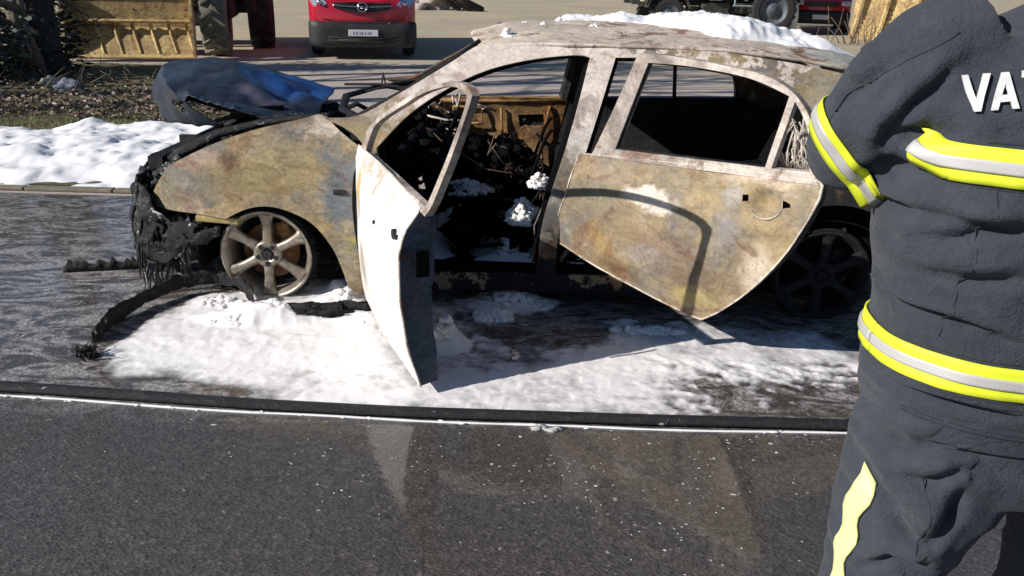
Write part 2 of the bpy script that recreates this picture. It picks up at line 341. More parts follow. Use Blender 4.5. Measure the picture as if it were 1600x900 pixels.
def box(bm, c, s, rot=None, taper=1.0):
    vs = []
    for z in (-1, 1):
        for x, y in ((-1, -1), (1, -1), (1, 1), (-1, 1)):
            k = taper if z > 0 else 1
            p = Vector((x*s[0]/2*k, y*s[1]/2*k, z*s[2]/2))
            if rot: p = rot @ p
            vs.append(bm.verts.new(p+Vector(c)))
    for f in ((0, 3, 2, 1), (4, 5, 6, 7), (0, 1, 5, 4), (1, 2, 6, 5), (2, 3, 7, 6), (3, 0, 4, 7)):
        bm.faces.new([vs[i] for i in f])
def frame(d):
    d = d.normalized(); a = Vector((0, 0, 1)) if abs(d.z) < .9 else Vector((1, 0, 0))
    x = d.cross(a).normalized(); return x, x.cross(d).normalized()
def tube(bm, pts, r, n=8, cap=True, flat=1.0):
    pts = [Vector(p) for p in pts]; rings = []
    rs = r if isinstance(r, (list, tuple)) else [r]*len(pts)
    px = None
    for i, p in enumerate(pts):
        d = (pts[min(i+1, len(pts)-1)]-pts[max(i-1, 0)])
        x, y = frame(d)
        if px is not None:
            x = (px-d.normalized()*px.dot(d.normalized())).normalized(); y = x.cross(d.normalized())
        px = x
        rings.append([bm.verts.new(p+x*math.cos(2*PI*k/n)*rs[i]+y*math.sin(2*PI*k/n)*rs[i]*flat) for k in range(n)])
    for a, c in zip(rings, rings[1:]):
        for k in range(n): bm.faces.new((a[k], a[(k+1) % n], c[(k+1) % n], c[k]))
    if cap:
        bm.faces.new(rings[0][::-1]); bm.faces.new(rings[-1])
def lathe(bm, prof, n=32, M_=None):
    # prof: (axial, radius); axis = local Y
    M_ = M_ or Matrix.Identity(4); rings = []
    for a, r in prof: rings.append([bm.verts.new(M_ @ Vector((r*math.cos(2*PI*k/n), a, r*math.sin(2*PI*k/n)))) for k in range(n)])
    for A, B in zip(rings, rings[1:]):
        for k in range(n): bm.faces.new((A[k], B[k], B[(k+1) % n], A[(k+1) % n]))
def loft(bm, rings, cap=True):
    V = [[bm.verts.new(p) for p in r] for r in rings]; n = len(V[0])
    for A, B in zip(V, V[1:]):
        for k in range(n): bm.faces.new((A[k], A[(k+1) % n], B[(k+1) % n], B[k]))
    if cap: bm.faces.new(V[0][::-1]); bm.faces.new(V[-1])
def smooth_loop(pts, sub=5):
    n = len(pts); out = []
    P = [np.array(p[:2], float) for p in pts]; S = [len(p) > 2 for p in pts]
    for i in range(n):
        p1, p2 = P[i], P[(i+1) % n]
        p0 = p1 if S[i] else P[i-1]; p3 = p2 if S[(i+1) % n] else P[(i+2) % n]
        L_ = np.linalg.norm(p2-p1); k = max(1, min(sub*3, int(L_/.02)))
        for j in range(k):
            t = j/k
            out.append(.5*((2*p1)+(-p0+p2)*t+(2*p0-5*p1+4*p2-p3)*t*t+(-p0+3*p1-3*p2+p3)*t**3))
    return [tuple(p) for p in out]
def inpoly(x, y, poly):
    P = np.array(poly); x = np.asarray(x, float); y = np.asarray(y, float); c = np.zeros(x.shape, bool)
    j = len(P)-1
    for i in range(len(P)):
        xi, yi, xj, yj = P[i][0], P[i][1], P[j][0], P[j][1]
        if yi != yj:
            c ^= ((yi > y) != (yj > y)) & (x < (xj-xi)*(y-yi)/(yj-yi)+xi)
        j = i
    return c
def panel(name, outline, holes, f, fb, mat, parent=None, step=.035, inner=None):
    """Solid sheet: outline and holes in (a, b); f gives the outer face in 3-D, fb the inner face; walls close the rims."""
    loops = [smooth_loop(outline)]+[smooth_loop(h) for h in holes]
    vs, es = [], []
    for lp in loops:
        s0 = len(vs); vs += [Vector(p) for p in lp]; es += [(s0+i, s0+(i+1) % len(lp)) for i in range(len(lp))]
    A = np.array([v[:] for v in vs]); nb = len(vs)
    gx, gy = np.meshgrid(np.arange(A[:, 0].min(), A[:, 0].max(), step), np.arange(A[:, 1].min(), A[:, 1].max(), step))
    gx = gx.ravel()+rng.uniform(-.2, .2, gx.size)*step; gy = gy.ravel()+rng.uniform(-.2, .2, gy.size)*step
    ok = inpoly(gx, gy, loops[0])
    for h in loops[1:]: ok &= ~inpoly(gx, gy, h)
    d = np.min((gx[:, None]-A[None, :, 0])**2+(gy[:, None]-A[None, :, 1])**2, axis=1)
    ok &= d > (step*.4)**2
    vs += [Vector((x, y)) for x, y in zip(gx[ok], gy[ok])]
    V, E, F, *_ = geometry.delaunay_2d_cdt(vs, es, [], 0, 1e-6)
    cx = np.array([sum(V[i].x for i in t)/len(t) for t in F]); cy = np.array([sum(V[i].y for i in t)/len(t) for t in F])
    ok = inpoly(cx, cy, loops[0])
    for h in loops[1:]: ok &= ~inpoly(cx, cy, h)
    F = [tuple(t) for t, o in zip(F, ok) if o]
    n = len(V)
    P3 = [f(v.x, v.y) for v in V]+[fb(v.x, v.y) for v in V]
    cnt = {}
    for t in F:
        for i in range(len(t)):
            a, c = t[i], t[(i+1) % len(t)]; cnt[(a, c)] = cnt.get((a, c), 0)+1
    faces = list(F)+[tuple(n+i for i in t[::-1]) for t in F]
    for (a, c) in list(cnt):
        if (c, a) not in cnt: faces.append((c, a, n+a, n+c))
    used = sorted({i for t in faces for i in t}); mp = {o: i for i, o in enumerate(used)}
    o = mesh_obj(name, [P3[i] for i in used], [tuple(mp[i] for i in t) for t in faces], mat, parent)
    if inner:
        o.data.materials.append(inner)
        nf = len(F)
        for k, p in enumerate(o.data.polygons):
            if k >= nf: p.material_index = 1
    sh = np.array([k < 2*len(F) for k in range(len(faces))]); o.data.polygons.foreach_set('use_smooth', sh)
    o.data.set_sharp_from_angle(angle=R(40)) if hasattr(o.data, 'set_sharp_from_angle') else None
    return o
_ICO = {}
def lump(bm, c, r, seed=0, sub=2, amp=.35, fr=2.0):
    if sub not in _ICO:
        t = bmesh.new(); bmesh.ops.create_icosphere(t, subdivisions=sub, radius=1.0); t.verts.index_update()
        _ICO[sub] = ([v.co.copy() for v in t.verts], [tuple(v.index for v in f.verts) for f in t.faces]); t.free()
    r = Vector(r) if not isinstance(r, (int, float)) else Vector((r, r, r)); c = Vector(c); off = Vector((seed*3.1, seed*1.7, seed)); V = []
    for co in _ICO[sub][0]:
        q_ = co*fr+off
        k = 1+amp*(mn.noise(q_)*1.6+(mn.noise(q_*2.3)*.7 if sub > 1 else 0))
        V.append(bm.verts.new((co.x*r.x*k+c.x, co.y*r.y*k+c.y, co.z*r.z*k+c.z)))
    for f in _ICO[sub][1]: bm.faces.new([V[i] for i in f])
def grid_obj(name, f, nu, nv, mat, parent=None, thick=0):
    verts = [f(i/nu, j/nv) for j in range(nv+1) for i in range(nu+1)]
    faces = [(j*(nu+1)+i, j*(nu+1)+i+1, (j+1)*(nu+1)+i+1, (j+1)*(nu+1)+i) for j in range(nv) for i in range(nu)]
    o = mesh_obj(name, verts, faces, mat, parent)
    if thick:
        m = o.modifiers.new('solid', 'SOLIDIFY'); m.thickness = thick; m.offset = 0
    return o

# ============================================================ SETTING
def sheet(name, poly, z, mat, label):
    o = mesh_obj(name, [(x, y, z) for x, y in poly], [tuple(range(len(poly)))], mat, None, False)
    o['kind'] = 'structure'; return o
sheet('ground', [(-600, -200), (600, -200), (600, 900), (-600, 900)], -.012, m_dirt, '')
sheet('road', [(-60, -9), (60, -9), (60, 5.25), (-60, 5.43)], 0, m_road, '')
vp = [(-14, 5.6), (-3.2, 5.6), (-2.2, 6.2), (-2.6, 8.2), (-3.3, 9.4), (-4.3, 10.8), (-4.8, 12.2), (-5.0, 13.2), (-14, 13.6)]
sheet('verge', vp, -.004, m_verge, '')
bm = bmesh.new(); 
N_ = 60
for k in range(12):
    x0 = -9+k*.62; box(bm, (x0+.305, 5.475, .003), (.61, .075, .022+.003*(k % 2)))
o = bm_obj('kerb', bm, m_kerb); o['kind'] = 'structure'; bevel(o, .006)

# ---- height fields of foam
def foam_field(name, x0, x1, y0, y1, step, hf, mat, label, cat='foam', parent=None, base=None):
    nx, ny = int((x1-x0)/step)+1, int((y1-y0)/step)+1
    X, Y = np.meshgrid(np.linspace(x0, x1, nx), np.linspace(y0, y1, ny))
    H = hf(X, Y); B = base(X, Y) if base is not None else 0*X
    Z = B+H
    keep = H > -.012
    jx = fbm(X*6, Y*6, 3)*step*1.2; jy = fbm(X*6, Y*6, 8)*step*1.2
    idx = np.arange(nx*ny).reshape(ny, nx)
    fk = keep[:-1, :-1] | keep[1:, :-1] | keep[:-1, 1:] | keep[1:, 1:]
    q = np.stack([idx[:-1, :-1], idx[:-1, 1:], idx[1:, 1:], idx[1:, :-1]], -1)[fk]
    used = np.unique(q); mp = np.full(nx*ny, -1); mp[used] = np.arange(len(used))
    V = np.stack([(X+jx).ravel(), (Y+jy).ravel(), np.maximum(Z, B-.012).ravel()], -1)[used]
    me = bpy.data.meshes.new(name); q = mp[q]
    me.vertices.add(len(V)); me.vertices.foreach_set('co', V.ravel())
    me.loops.add(q.size); me.loops.foreach_set('vertex_index', q.ravel().astype(np.int32))
    me.polygons.add(len(q)); me.polygons.foreach_set('loop_start', np.arange(0, q.size, 4, dtype=np.int32)); me.polygons.foreach_set('loop_total', np.full(len(q), 4, np.int32))
    me.polygons.foreach_set('use_smooth', np.ones(len(q), bool)); me.update(); me.validate()
    me.materials.append(mat)
    o = bpy.data.objects.new(name, me); COL.objects.link(o)
    tag(o, label, kind='stuff')
    return o
def polydist(X, Y, poly):
    P = np.array(poly); d = np.full(X.shape, 1e9)
    for i in range(len(P)):
        a, c = P[i], P[(i+1) % len(P)]; e = c-a; L2 = (e**2).sum()
        t = np.clip(((X-a[0])*e[0]+(Y-a[1])*e[1])/L2, 0, 1)
        d = np.minimum(d, np.hypot(X-a[0]-t*e[0], Y-a[1]-t*e[1]))
    return np.where(inpoly(X, Y, poly), d, -d)
def hose_y(x): return np.interp(x, [-4, -1.88, -1.39, -.91, -.33, .47, 1.22, 1.84, 4], [2.72, 2.615, 2.575, 2.54, 2.515, 2.50, 2.51, 2.51, 2.53])
def near_foam(X, Y):
    poly = [(-2.4, 2.68), (-2.1, 2.80), (-1.88, 2.84), (-1.80, 2.98), (-1.76, 3.3), (-1.60, 3.6), (-1.35, 3.82), (-1.2, 3.95), (-.6, 4.0), (.4, 3.95), (.6, 3.6), (1.6, 3.42), (2.6, 3.4), (2.6, 2.50), (1.27, 2.50), (.64, 2.46), (.24, 2.40), (-.9, 2.42), (-1.15, 2.6), (-1.6, 2.64)]
    d = polydist(X, Y, poly)
    e = sstep(-.06, .20, d+.10*fbm(X*5, Y*5, 1))
    n = fbm(X*3.2, Y*3.2, 0, 5); nf = fbm(X*14, Y*18, 4, 4); nm = fbm(X*7, Y*9, 6, 3)
    cov = .62+.0*X
    cov -= .80*sstep(.45, 1.0, X)*sstep(3.02, 2.78, Y+.12*(X-.6))          # wet black patches low right
    cov -= .34*sstep(.9, 1.5, X); cov -= .22*sstep(.5, 1.0, X)*sstep(2.95, 2.8, Y)
    cov -= .78*np.exp(-((X-.05)/.36)**2-((Y-3.50)/.32)**2); cov -= .8*np.exp(-((X-.9)/.55)**2-((Y-3.62)/.2)**2)
    cov -= .25*np.exp(-((X-.15)/.22)**2-((Y-3.25)/.20)**2)
    cov -= .75*np.exp(-((X+1.75)/.22)**2-((Y-2.78)/.12)**2)
    cov -= .6*np.exp(-((X+.55)/.22)**2-((Y-3.72)/.12)**2)
    cov -= .62*sstep(-1.50, -1.9, X)
    cov -= .8*np.exp(-((X+1.35)/.38)**2-((Y-2.67)/.035)**2)
    wl = sstep(.35, .9, X)*sstep(3.1, 2.95, Y)
    cov = cov+wl*.06
    ln = np.interp(X, [-.2, .71, 1.6, 2.6], [2.72, 3.24, 3.40, 3.42]); shd = sstep(0, .22, Y-ln)*sstep(-.30, -.1, X); cov = cov-.34*shd  # thins the foam along the door's shadow line so the shade looks darker
    h = .013*(cov+.50*n+(.16+.75*wl+.5*shd)*nf+(.14+.4*wl+.5*shd)*nm)*e - .012*(1-e)
    h = np.where(h > .006, .006+(h-.006)*1.0, h)
    for (cx, cy, rx, ry, hh) in ((-1.07, 3.36, .20, .12, .045), (-1.2, 3.30, .2, .08, .03), (-.80, 3.52, .14, .10, .04), (-.27, 3.10, .09, .08, .05), (-.62, 3.36, .2, .08, .02), (-.5, 3.2, .2, .1, .02), (0, 3.60, .22, .12, .03), (-.75, 3.72, .16, .10, .05), (-1.25, 3.05, .3, .16, .012), (-.85, 3.02, .3, .15, .012)):
        wx = X+.02*fbm(X*12, Y*12, 7, 3); wy = Y+.02*fbm(X*12, Y*12, 17, 3)
        g = np.exp(-(((wx-cx)/rx)**2+((wy-cy)/ry)**2)**2.2)
        h = h+g*hh*(1+.45*fbm(X*13, Y*13, 2, 4))
    h = h+.004*np.maximum(0, fbm(X*22, Y*22, 9, 3))*(h > .004)
    return np.where(Y < hose_y(X)+.03, -.02, h)
foam_field('foam_blanket', -2.5, 2.65, 2.5, 4.05, .0085, near_foam, m_film, 'white fire fighting foam spread on the road below the open doors')
def bank(X, Y):
    poly = [(-10, 5.65), (-3.6, 5.62), (-2.7, 5.58), (-1.6, 5.62), (-.9, 5.9), (-.9, 6.6), (-1.9, 7.7), (-3.0, 8.0), (-3.6, 8.05), (-4.2, 7.55), (-5.0, 7.4), (-6.5, 7.2), (-10, 7.1)]
    d = polydist(X, Y, poly); e = sstep(-.05, .65, d+.22*fbm(X*2.2, Y*2.2, 5))
    n = fbm(X*2.4, Y*2.4, 2, 5)
    h = e*(.13+.045*n+.028*fbm(X*6, Y*6, 3, 4)+.012*fbm(X*18, Y*18, 3, 3))-.014*(1-np.minimum(1, e*6))
    h += .06*np.exp(-(((X+4.1)/.28)**2+((Y-7.4)/.2)**2)**1.3)*e*2 + .05*np.exp(-(((X+4.9)/.3)**2+((Y-7.0)/.2)**2))
    return h
foam_field('foam_bank', -9.5, -.8, 5.4, 8.2, .028, bank, m_foam2, 'thick white foam bank along the grass edge behind the car')
def clump(bm, c, rx, ry, h, n, k0=0, smin=.012, smax=.035):
    for k in range(n):
        a = rng.uniform(0, 2*PI); q = rng.random()**.6; z = h*(1-q*q)*rng.uniform(.35, 1); s_ = rng.uniform(smin, smax)
        lump(bm, (c[0]+rx*q*math.cos(a), c[1]+ry*q*math.sin(a), max(.2*s_, z-s_*.6)+(c[2] if len(c) > 2 else 0)), (s_, s_, s_*.8), k+k0, 2, .35)
bm = bmesh.new()
for i_, (x, y, rx, ry, h, n) in enumerate(((-1.08, 3.34, .13, .09, .10, 80), (-.93, 3.38, .09, .07, .06, 40), (-1.22, 3.27, .13, .06, .045, 40), (-.80, 3.52, .08, .06, .09, 45), (-.72, 3.70, .12, .06, .11, 50), (-.27, 3.10, .055, .05, .15, 70), (-.62, 3.33, .14, .06, .035, 40), (.0, 3.60, .16, .08, .07, 60), (-.08, 3.42, .1, .05, .05, 35), (-.48, 3.18, .14, .05, .025, 25), (.62, 3.30, .16, .03, .02, 22), (-1.36, 3.48, .10, .06, .04, 30))):
    clump(bm, (x, y), rx, ry, h, int(n*2.2), i_*100, .008, .026)
tag(bm_obj('foam_clumps', bm, m_foam, None, True), 'lumpy heaps of foam piled against the front wheel and open door', kind='stuff')
# ---- small blobs of foam in front of the hose
bm = bmesh.new()
for k in range(420):
    if k < 330: x, y = rng.normal(.45, .5), rng.uniform(1.75, 2.46)
    else: x, y = rng.uniform(-1.6, 1.6), 2.5-abs(rng.normal(0, .3))-.03
    if y > hose_y(x)-.03 or y < 1.3: continue
    if fbm(x*3.1, y*5.0, 12.0, 3) < -.05: continue
    s = rng.uniform(.0012, .0040)*(1 if rng.random() < .93 else 1.8)
    lump(bm, (x, y, .0003), (s*rng.uniform(1, 2.2), s, s*.2), k, 1, .6)
for k in range(5): lump(bm, (.10+.02*k+rng.normal(0, .004), 2.445+rng.normal(0, .006), .003), (.02, .012, .009), k, 2, .5)
tag(bm_obj('foam_flecks', bm, plain('grey_foam_flecks', (.5, .49, .47), .7, 0, .3, 60), None, True), 'small foam flecks scattered on the dark wet asphalt', kind='stuff')
bm = bmesh.new()
pts = [(x, hose_y(x)-.036+.003*math.sin(x*7), .002) for x in np.linspace(-4, 4, 120)]
tube(bm, pts, [.006*(1+.5*mn.noise(Vector((p[0]*9, 0, 0)))) for p in pts], 6, True, .6)
o = bm_obj('foam_line', bm, m_foam2, None, True); tag(o, 'thin white line of foam along the front edge of the hose', kind='stuff')
# ---- fire hose lying along the road
bm = bmesh.new()
for k in range(90):
    x = rng.uniform(-1.9, 1.9); sd = rng.random(); y = hose_y(x)+(rng.uniform(.02, .035) if sd < .6 else -rng.uniform(.03, .05)); s_ = rng.uniform(.002, .007)
    lump(bm, (x, y, .004), (s_*rng.uniform(1, 4), s_, s_*.6), k, 1, .5)
tag(bm_obj('foam_spatter', bm, m_foam, None, True), 'tiny foam spatters along both edges of the hose', kind='stuff')
bm = bmesh.new()
pts = [(x, hose_y(x)+.004*math.sin(x*3), .016) for x in np.linspace(-6, 6, 160)]
tube(bm, pts, .027, 12, True, 1.0)
for v in bm.verts: v.co.z = .001+(v.co.z-.016+.027)*.62
tag(bm_obj('fire_hose', bm, m_hose, None, True), 'dark flattened hose lying across the road in front of the burnt car', 'hose')

# ============================================================ BURNT CAR
YAW = R(-1.75)
car = thing('burnt_car', 'burnt out hatchback with near doors standing open in foam', 'car', (-1.17, 3.55, 0), YAW)
TAB = {}
S = 1
FENDER = [(-0.612, 0.385, S), (-0.575, 0.47), (-0.439, 0.619, S), (-0.211, 0.73), (-0.017, 0.797), (0.174, 0.84), (0.271, 0.856), (0.379, 0.793), (0.496, 0.727, S), (0.447, 0.645), (0.433, 0.458), (0.448, 0.254), (0.484, 0.106), (0.513, 0.043, S), (0.392, 0.038, S), (0.373, 0.135), (0.329, 0.265), (0.248, 0.383), (0.149, 0.441), (0.048, 0.465), (-0.058, 0.449), (-0.162, 0.398, S), (-0.331, 0.409)]
SIDE_OUT = [(0.3, 0.863, S), (0.458, 0.878), (0.628, 0.969), (0.852, 1.104), (0.977, 1.182), (1.061, 1.195), (1.218, 1.203), (1.418, 1.205), (1.702, 1.205), (1.984, 1.195), (2.21, 1.172), (2.42, 1.145), (2.66, 1.10), (2.88, 1.02), (3.05, .88), (3.2, .82, S), (3.27, .6), (3.22, .38, S), (2.95, .36), (2.93, .35, S), (2.87, .47), (2.74, .545), (2.6, .565), (2.45, .53), (2.33, .42), (2.27, .25, S), (2.22, .10, S), (.56, .07, S), (.53, .3), (.52, .5), (.53, .70, S), (.44, .80)]
FHOLE = [(0.545, 0.745, S), (0.688, 0.891), (0.856, 1.003), (1.024, 1.082), (1.222, 1.133), (1.42, 1.157), (1.483, 1.148, S), (1.442, 0.962), (1.393, 0.775), (1.336, 0.58), (1.297, 0.399), (1.28, .18, S), (.62, .16, S), (.58, .35), (.56, .55)]
RHOLE = [(1.596, 1.152, S), (1.845, 1.154), (2.071, 1.129), (2.24, 1.097), (2.36, 1.042), (2.437, 0.939), (2.472, 0.782), (2.38, .62), (2.22, .45), (2.14, .18, S), (1.37, .18, S), (1.375, .371), (1.416, .583), (1.479, 0.751)]
FD_OUT = [(0.03, 0.765, S), (-0.035, 0.646), (-0.04, 0.432), (-0.005, 0.248), (.06, .12), (.13, .075, S), (.5, .06), (.985, .05, S), (.96, .18), (.945, .388), (.935, .55), (.92, .64), (.925, .715, S), (.5, .745)]
FD_FRAME = [(0.06, 0.745, S), (0.10, 0.80), (0.20, 0.885), (0.36, 0.968), (0.596, 1.065), (0.835, 1.128), (1.017, 1.148), (1.10, 1.13), (1.108, 1.09), (1.06, 0.90), (0.985, 0.70, S)]
FD_HOLE = [(0.14, 0.755, S), (0.23, 0.875), (0.385, 0.956), (0.625, 1.056), (0.846, 1.114), (1.015, 1.129), (1.074, 1.095), (1.040, 0.945), (0.985, 0.80), (0.948, 0.725, S)]
RD_OUT = [(0.034, 0.762, S), (0.343, 0.787), (0.769, 0.814), (1.103, 0.83, S), (1.100, 0.74), (1.025, 0.546), (0.904, 0.369), (0.768, 0.228), (0.695, 0.172, S), (0.60, 0.183), (0.263, 0.25), (0.055, 0.309), (-0.08, 0.35, S), (-0.043, 0.462), (0.006, 0.619)]
RD_FRAME = [(0.10, 0.765, S), (0.150, 0.939), (0.205, 1.19, S), (0.335, 1.194), (0.571, 1.18), (0.764, 1.16), (0.89, 1.118), (0.983, 1.044), (1.041, 0.949), (1.088, 0.815, S)]
RD_HOLE1 = [(0.214, 0.808, S), (0.237, 0.969), (0.266, 1.159, S), (0.464, 1.161), (0.718, 1.142), (0.895, 1.096, S), (0.88, 0.842, S)]
RD_HOLE2 = [(0.921, 1.081, S), (0.993, 0.997), (1.048, 0.854, S), (0.905, 0.843, S)]
ip = lambda x, a, c: float(np.interp(x, a, c))
def vS(u, w_):
    v = ip(w_, [0, .1, .3, .5, .65, .75, .82, .9, 1.0, 1.1, 1.2, 1.3], [.07, .04, .01, 0, .01, .04, .07, .10, .135, .175, .22, .30])
    return v+.27*max(0, (-.15-u)/.5)**2+.3*max(0, (u-2.9)/.5)**2
def vF(u, w_):
    v = ip(w_, [0, .1, .3, .5, .62, .7, .76, .82, .87, .9], [.05, .03, .01, 0, .01, .035, .07, .13, .22, .32])
    return v+.27*max(0, (-.15-u)/.5)**2
def crm(u, w_, a=.004, s=4, sd_=0):
    return a*mn.noise(Vector((u*s, w_*s, sd_)))+a*.4*mn.noise(Vector((u*s*4, w_*s*4, sd_+5)))
# --- near front wing
fend = panel('front_wing', FENDER, [], lambda u, w_: (u, vF(u, w_)+crm(u, w_, .006, 5, 1)-.012*math.exp(-((w_-.66)/.02)**2)*(u < .3), w_), lambda u, w_: (u+.004, vF(u, w_)+.014, w_-.002), m_fender, car, .03, m_black)
bm = bmesh.new()
for x_, z_, a_ in ((.375, .545, 0),):
    tube(bm, [(.352+.05*t, vF(.37, .545)-.006, .545) for t in (0, 1)], .012, 10)
bm_obj('side_lamp_socket', bm, m_black, fend)
bm = bmesh.new(); box(bm, (-.21, .045, .385), (.20, .05, .030), Matrix.Rotation(.05, 3, 'Y')); 
o = bevel(bm_obj('bumper_bracket', bm, burnt('ochre_bracket', base=lin((186, 168, 112)), alt=lin((150, 132, 88)), dark_amt=.5), car), .006)
# --- side frames, near and far
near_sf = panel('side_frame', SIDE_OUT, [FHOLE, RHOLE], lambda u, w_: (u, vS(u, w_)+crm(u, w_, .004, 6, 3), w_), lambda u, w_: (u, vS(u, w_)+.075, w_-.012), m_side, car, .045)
near_sf['label'] = 'ash coloured near side frame with pillars'
WID = 1.74
def scaled(lp, k):
    cx = sum(p[0] for p in lp)/len(lp); cy = sum(p[1] for p in lp)/len(lp); out = []
    for p in lp:
        d = math.hypot(p[0]-cx, p[1]-cy); f_ = (d+k)/d; out.append((cx+(p[0]-cx)*f_, cy+(p[1]-cy)*f_)+tuple(p[2:]))
    return out
for H_ in (FHOLE, RHOLE):
    panel('door_seal', scaled(H_, .02), [scaled(H_, -.024)], lambda u, w_: (u, vS(u, w_)+.045, w_), lambda u, w_: (u, vS(u, w_)+.095, w_), m_int, car, .05)
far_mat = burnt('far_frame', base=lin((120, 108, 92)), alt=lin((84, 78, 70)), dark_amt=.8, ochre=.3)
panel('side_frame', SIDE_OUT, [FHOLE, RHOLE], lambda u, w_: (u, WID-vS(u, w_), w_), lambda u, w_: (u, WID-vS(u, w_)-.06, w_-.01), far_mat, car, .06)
# far doors: closed, glass gone
FARF = [(.50, .745, S), (.47, .45), (.55, .10, S), (1.30, .10, S), (1.38, .5), (1.44, .775, S), (1.0, .765)]
FARR = [(1.46, .775, S), (1.36, .40), (1.36, .10, S), (2.20, .10, S), (2.30, .45), (2.52, .66), (2.52, .81, S), (2.0, .795)]
def far_v(u, w_): return WID-vS(u, w_)-.085-.01*math.sin(w_*40)*0
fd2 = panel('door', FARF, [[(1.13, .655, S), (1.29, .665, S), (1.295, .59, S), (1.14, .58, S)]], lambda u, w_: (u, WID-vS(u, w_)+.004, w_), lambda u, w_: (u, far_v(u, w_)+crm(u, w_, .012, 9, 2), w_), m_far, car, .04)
bm = bmesh.new(); box(bm, (1.21, WID-.045, .62), (.24, .02, .14)); bm_obj('recess_panel', bm, m_black, fd2)
fd2['label'] = 'rusty inner face of the far front door'
bm = bmesh.new()
yv = far_v(.9, .7)-.012
tube(bm, [(.60, yv, .735), (1.0, yv, .742), (1.42, yv, .752)], .012, 6)
tube(bm, [(.72, yv, .70), (.9, yv, .70), (.9, yv, .60), (.72, yv, .59), (.72, yv, .70)], .008, 6)
tube(bm, [(1.02, yv, .70), (1.04, yv, .45)], .009, 6)
tube(bm, [(1.33, yv, .72), (1.28, yv, .5), (1.30, yv, .3)], .010, 6)
bm_obj('door_rib', bm, m_far, fd2, True)
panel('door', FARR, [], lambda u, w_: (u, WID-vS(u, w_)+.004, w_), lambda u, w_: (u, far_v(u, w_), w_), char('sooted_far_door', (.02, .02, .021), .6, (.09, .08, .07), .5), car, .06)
for (a, c, d_) in (((1.50, WID-.24, 1.14), (1.43, WID-.10, .78), .05), ((2.06, WID-.22, 1.14), (2.10, WID-.11, .79), .012)):
    bm = bmesh.new(); tube(bm, [a, c], d_, 8); bm_obj('window_post', bm, m_char, car)
# --- roof
def roofz(u, v):
    e = ip(u, [.9, 1.0, 1.1, 1.25, 1.5, 1.8, 2.1, 2.4, 2.65, 2.9, 3.0], [1.135, 1.160, 1.180, 1.190, 1.194, 1.196, 1.190, 1.163, 1.125, 1.06, 1.02])
    c = (v-.87)/.655
    return e+.064*(1-abs(c)**2.4)
def rooff(i, j):
    v = .215+j*(WID-.43); c = (v-.87)/.655
    u0 = .90+.11*abs(c)**2; u1 = 2.90-.06*abs(c)**2
    u = u0+(u1-u0)*i
    d = .010*mn.noise(Vector((u*3, v*3, 0)))+.005*mn.noise(Vector((u*11, v*11, 4)))
    edge = min(1, min(i, 1-i, j, 1-j)*12)
    return (u, v, roofz(u, v)+d*edge)
grid_obj('roof', rooff, 90, 60, m_roof, car, .012)
# rear hatch
def hatch(i, j):
    v = .26+j*(WID-.52); w_ = .30+.72*i; u = 2.92+.30*(1-i)**.6+.04*(1-abs((v-.87)/.6)**2)
    return (u, v, w_+.02)
grid_obj('tailgate', hatch, 14, 16, m_roof, car, .03)
bm = bmesh.new()
box(bm, (3.22, WID/2, .30), (.20, 1.56, .30)); o = subsurf(bevel(bm_obj('rear_bumper', bm, m_char, car, True), .06, 3), 1)
# windscreen surround: header and cowl, far pillar trim
bm = bmesh.new()
tube(bm, [(.50, .12, .84), (.30, .45, .845), (.22, .87, .85), (.30, 1.3, .845), (.50, 1.62, .84)], .022, 8, True, .7)
tube(bm, [(.42, .14, .855), (.66, .17, .985), (.86, .20, 1.115), (.99, .235, 1.205)], .011, 6)
tube(bm, [(.50, 1.62, .85), (.72, 1.58, 1.0), (.90, 1.54, 1.12), (1.02, 1.50, 1.205)], .020, 6)
bm_obj('windscreen_surround', bm, m_black, car, True)
bm = bmesh.new()   # shredded glass edge and wiper stub
tube(bm, [(.30, 1.0, .86), (.42, .9, .90), (.50, 1.05, .865)], .006, 5)
tube(bm, [(.33, 1.3, .86), (.345, 1.28, .93), (.36, 1.27, .86)], .005, 5)
tube(bm, [(.10, 1.35, .85), (.35, 1.2, .875), (.62, .95, .88)], .008, 5)
bm_obj('wiper', bm, m_black, car, True)
# --- floor, sills, bulkhead, inner wheel wells, engine bay walls
bm = bmesh.new()
box(bm, (1.55, WID/2, .125), (2.2, 1.56, .05)); box(bm, (1.38, WID/2, .17), (1.9, .26, .12))
box(bm, (.47, WID/2, .42), (.04, 1.52, .66)); box(bm, (2.70, WID/2, .42), (.9, 1.5, .45))
box(bm, (2.40, WID/2, .56), (.06, 1.42, .50), Matrix.Rotation(.18, 3, 'Y'))
box(bm, (1.40, .12, .13), (1.7, .12, .10)); 
bm_obj('floor_pan', bm, m_int, car)
bm = bmesh.new()
for vv in (.52, WID-.52): box(bm, (-.06, vv, .37), (1.0, .03, .62))
box(bm, (-.58, WID/2, .42), (.05, 1.2, .22)); box(bm, (-.56, WID/2, .60), (.07, 1.3, .06))
# arch liner
for (cu, n0, n1) in ((0, -15, 200), (2.61, -15, 200)):
    L1 = []
    for k in range(19):
        a = R(n0+(n1-n0)*k/18); L1.append((cu+.335*math.cos(a)*1.02, .215+.265*math.sin(a)))
    for (a, c) in zip(L1, L1[1:]):
        q = [bm.verts.new(p) for p in ((a[0], .05, a[1]), (c[0], .05, c[1]), (c[0], .53, c[1]), (a[0], .53, a[1]))]; bm.faces.new(q)
box(bm, (2.61, .53, .35), (.8, .03, .5))
bm_obj('inner_wing', bm, m_black, car)
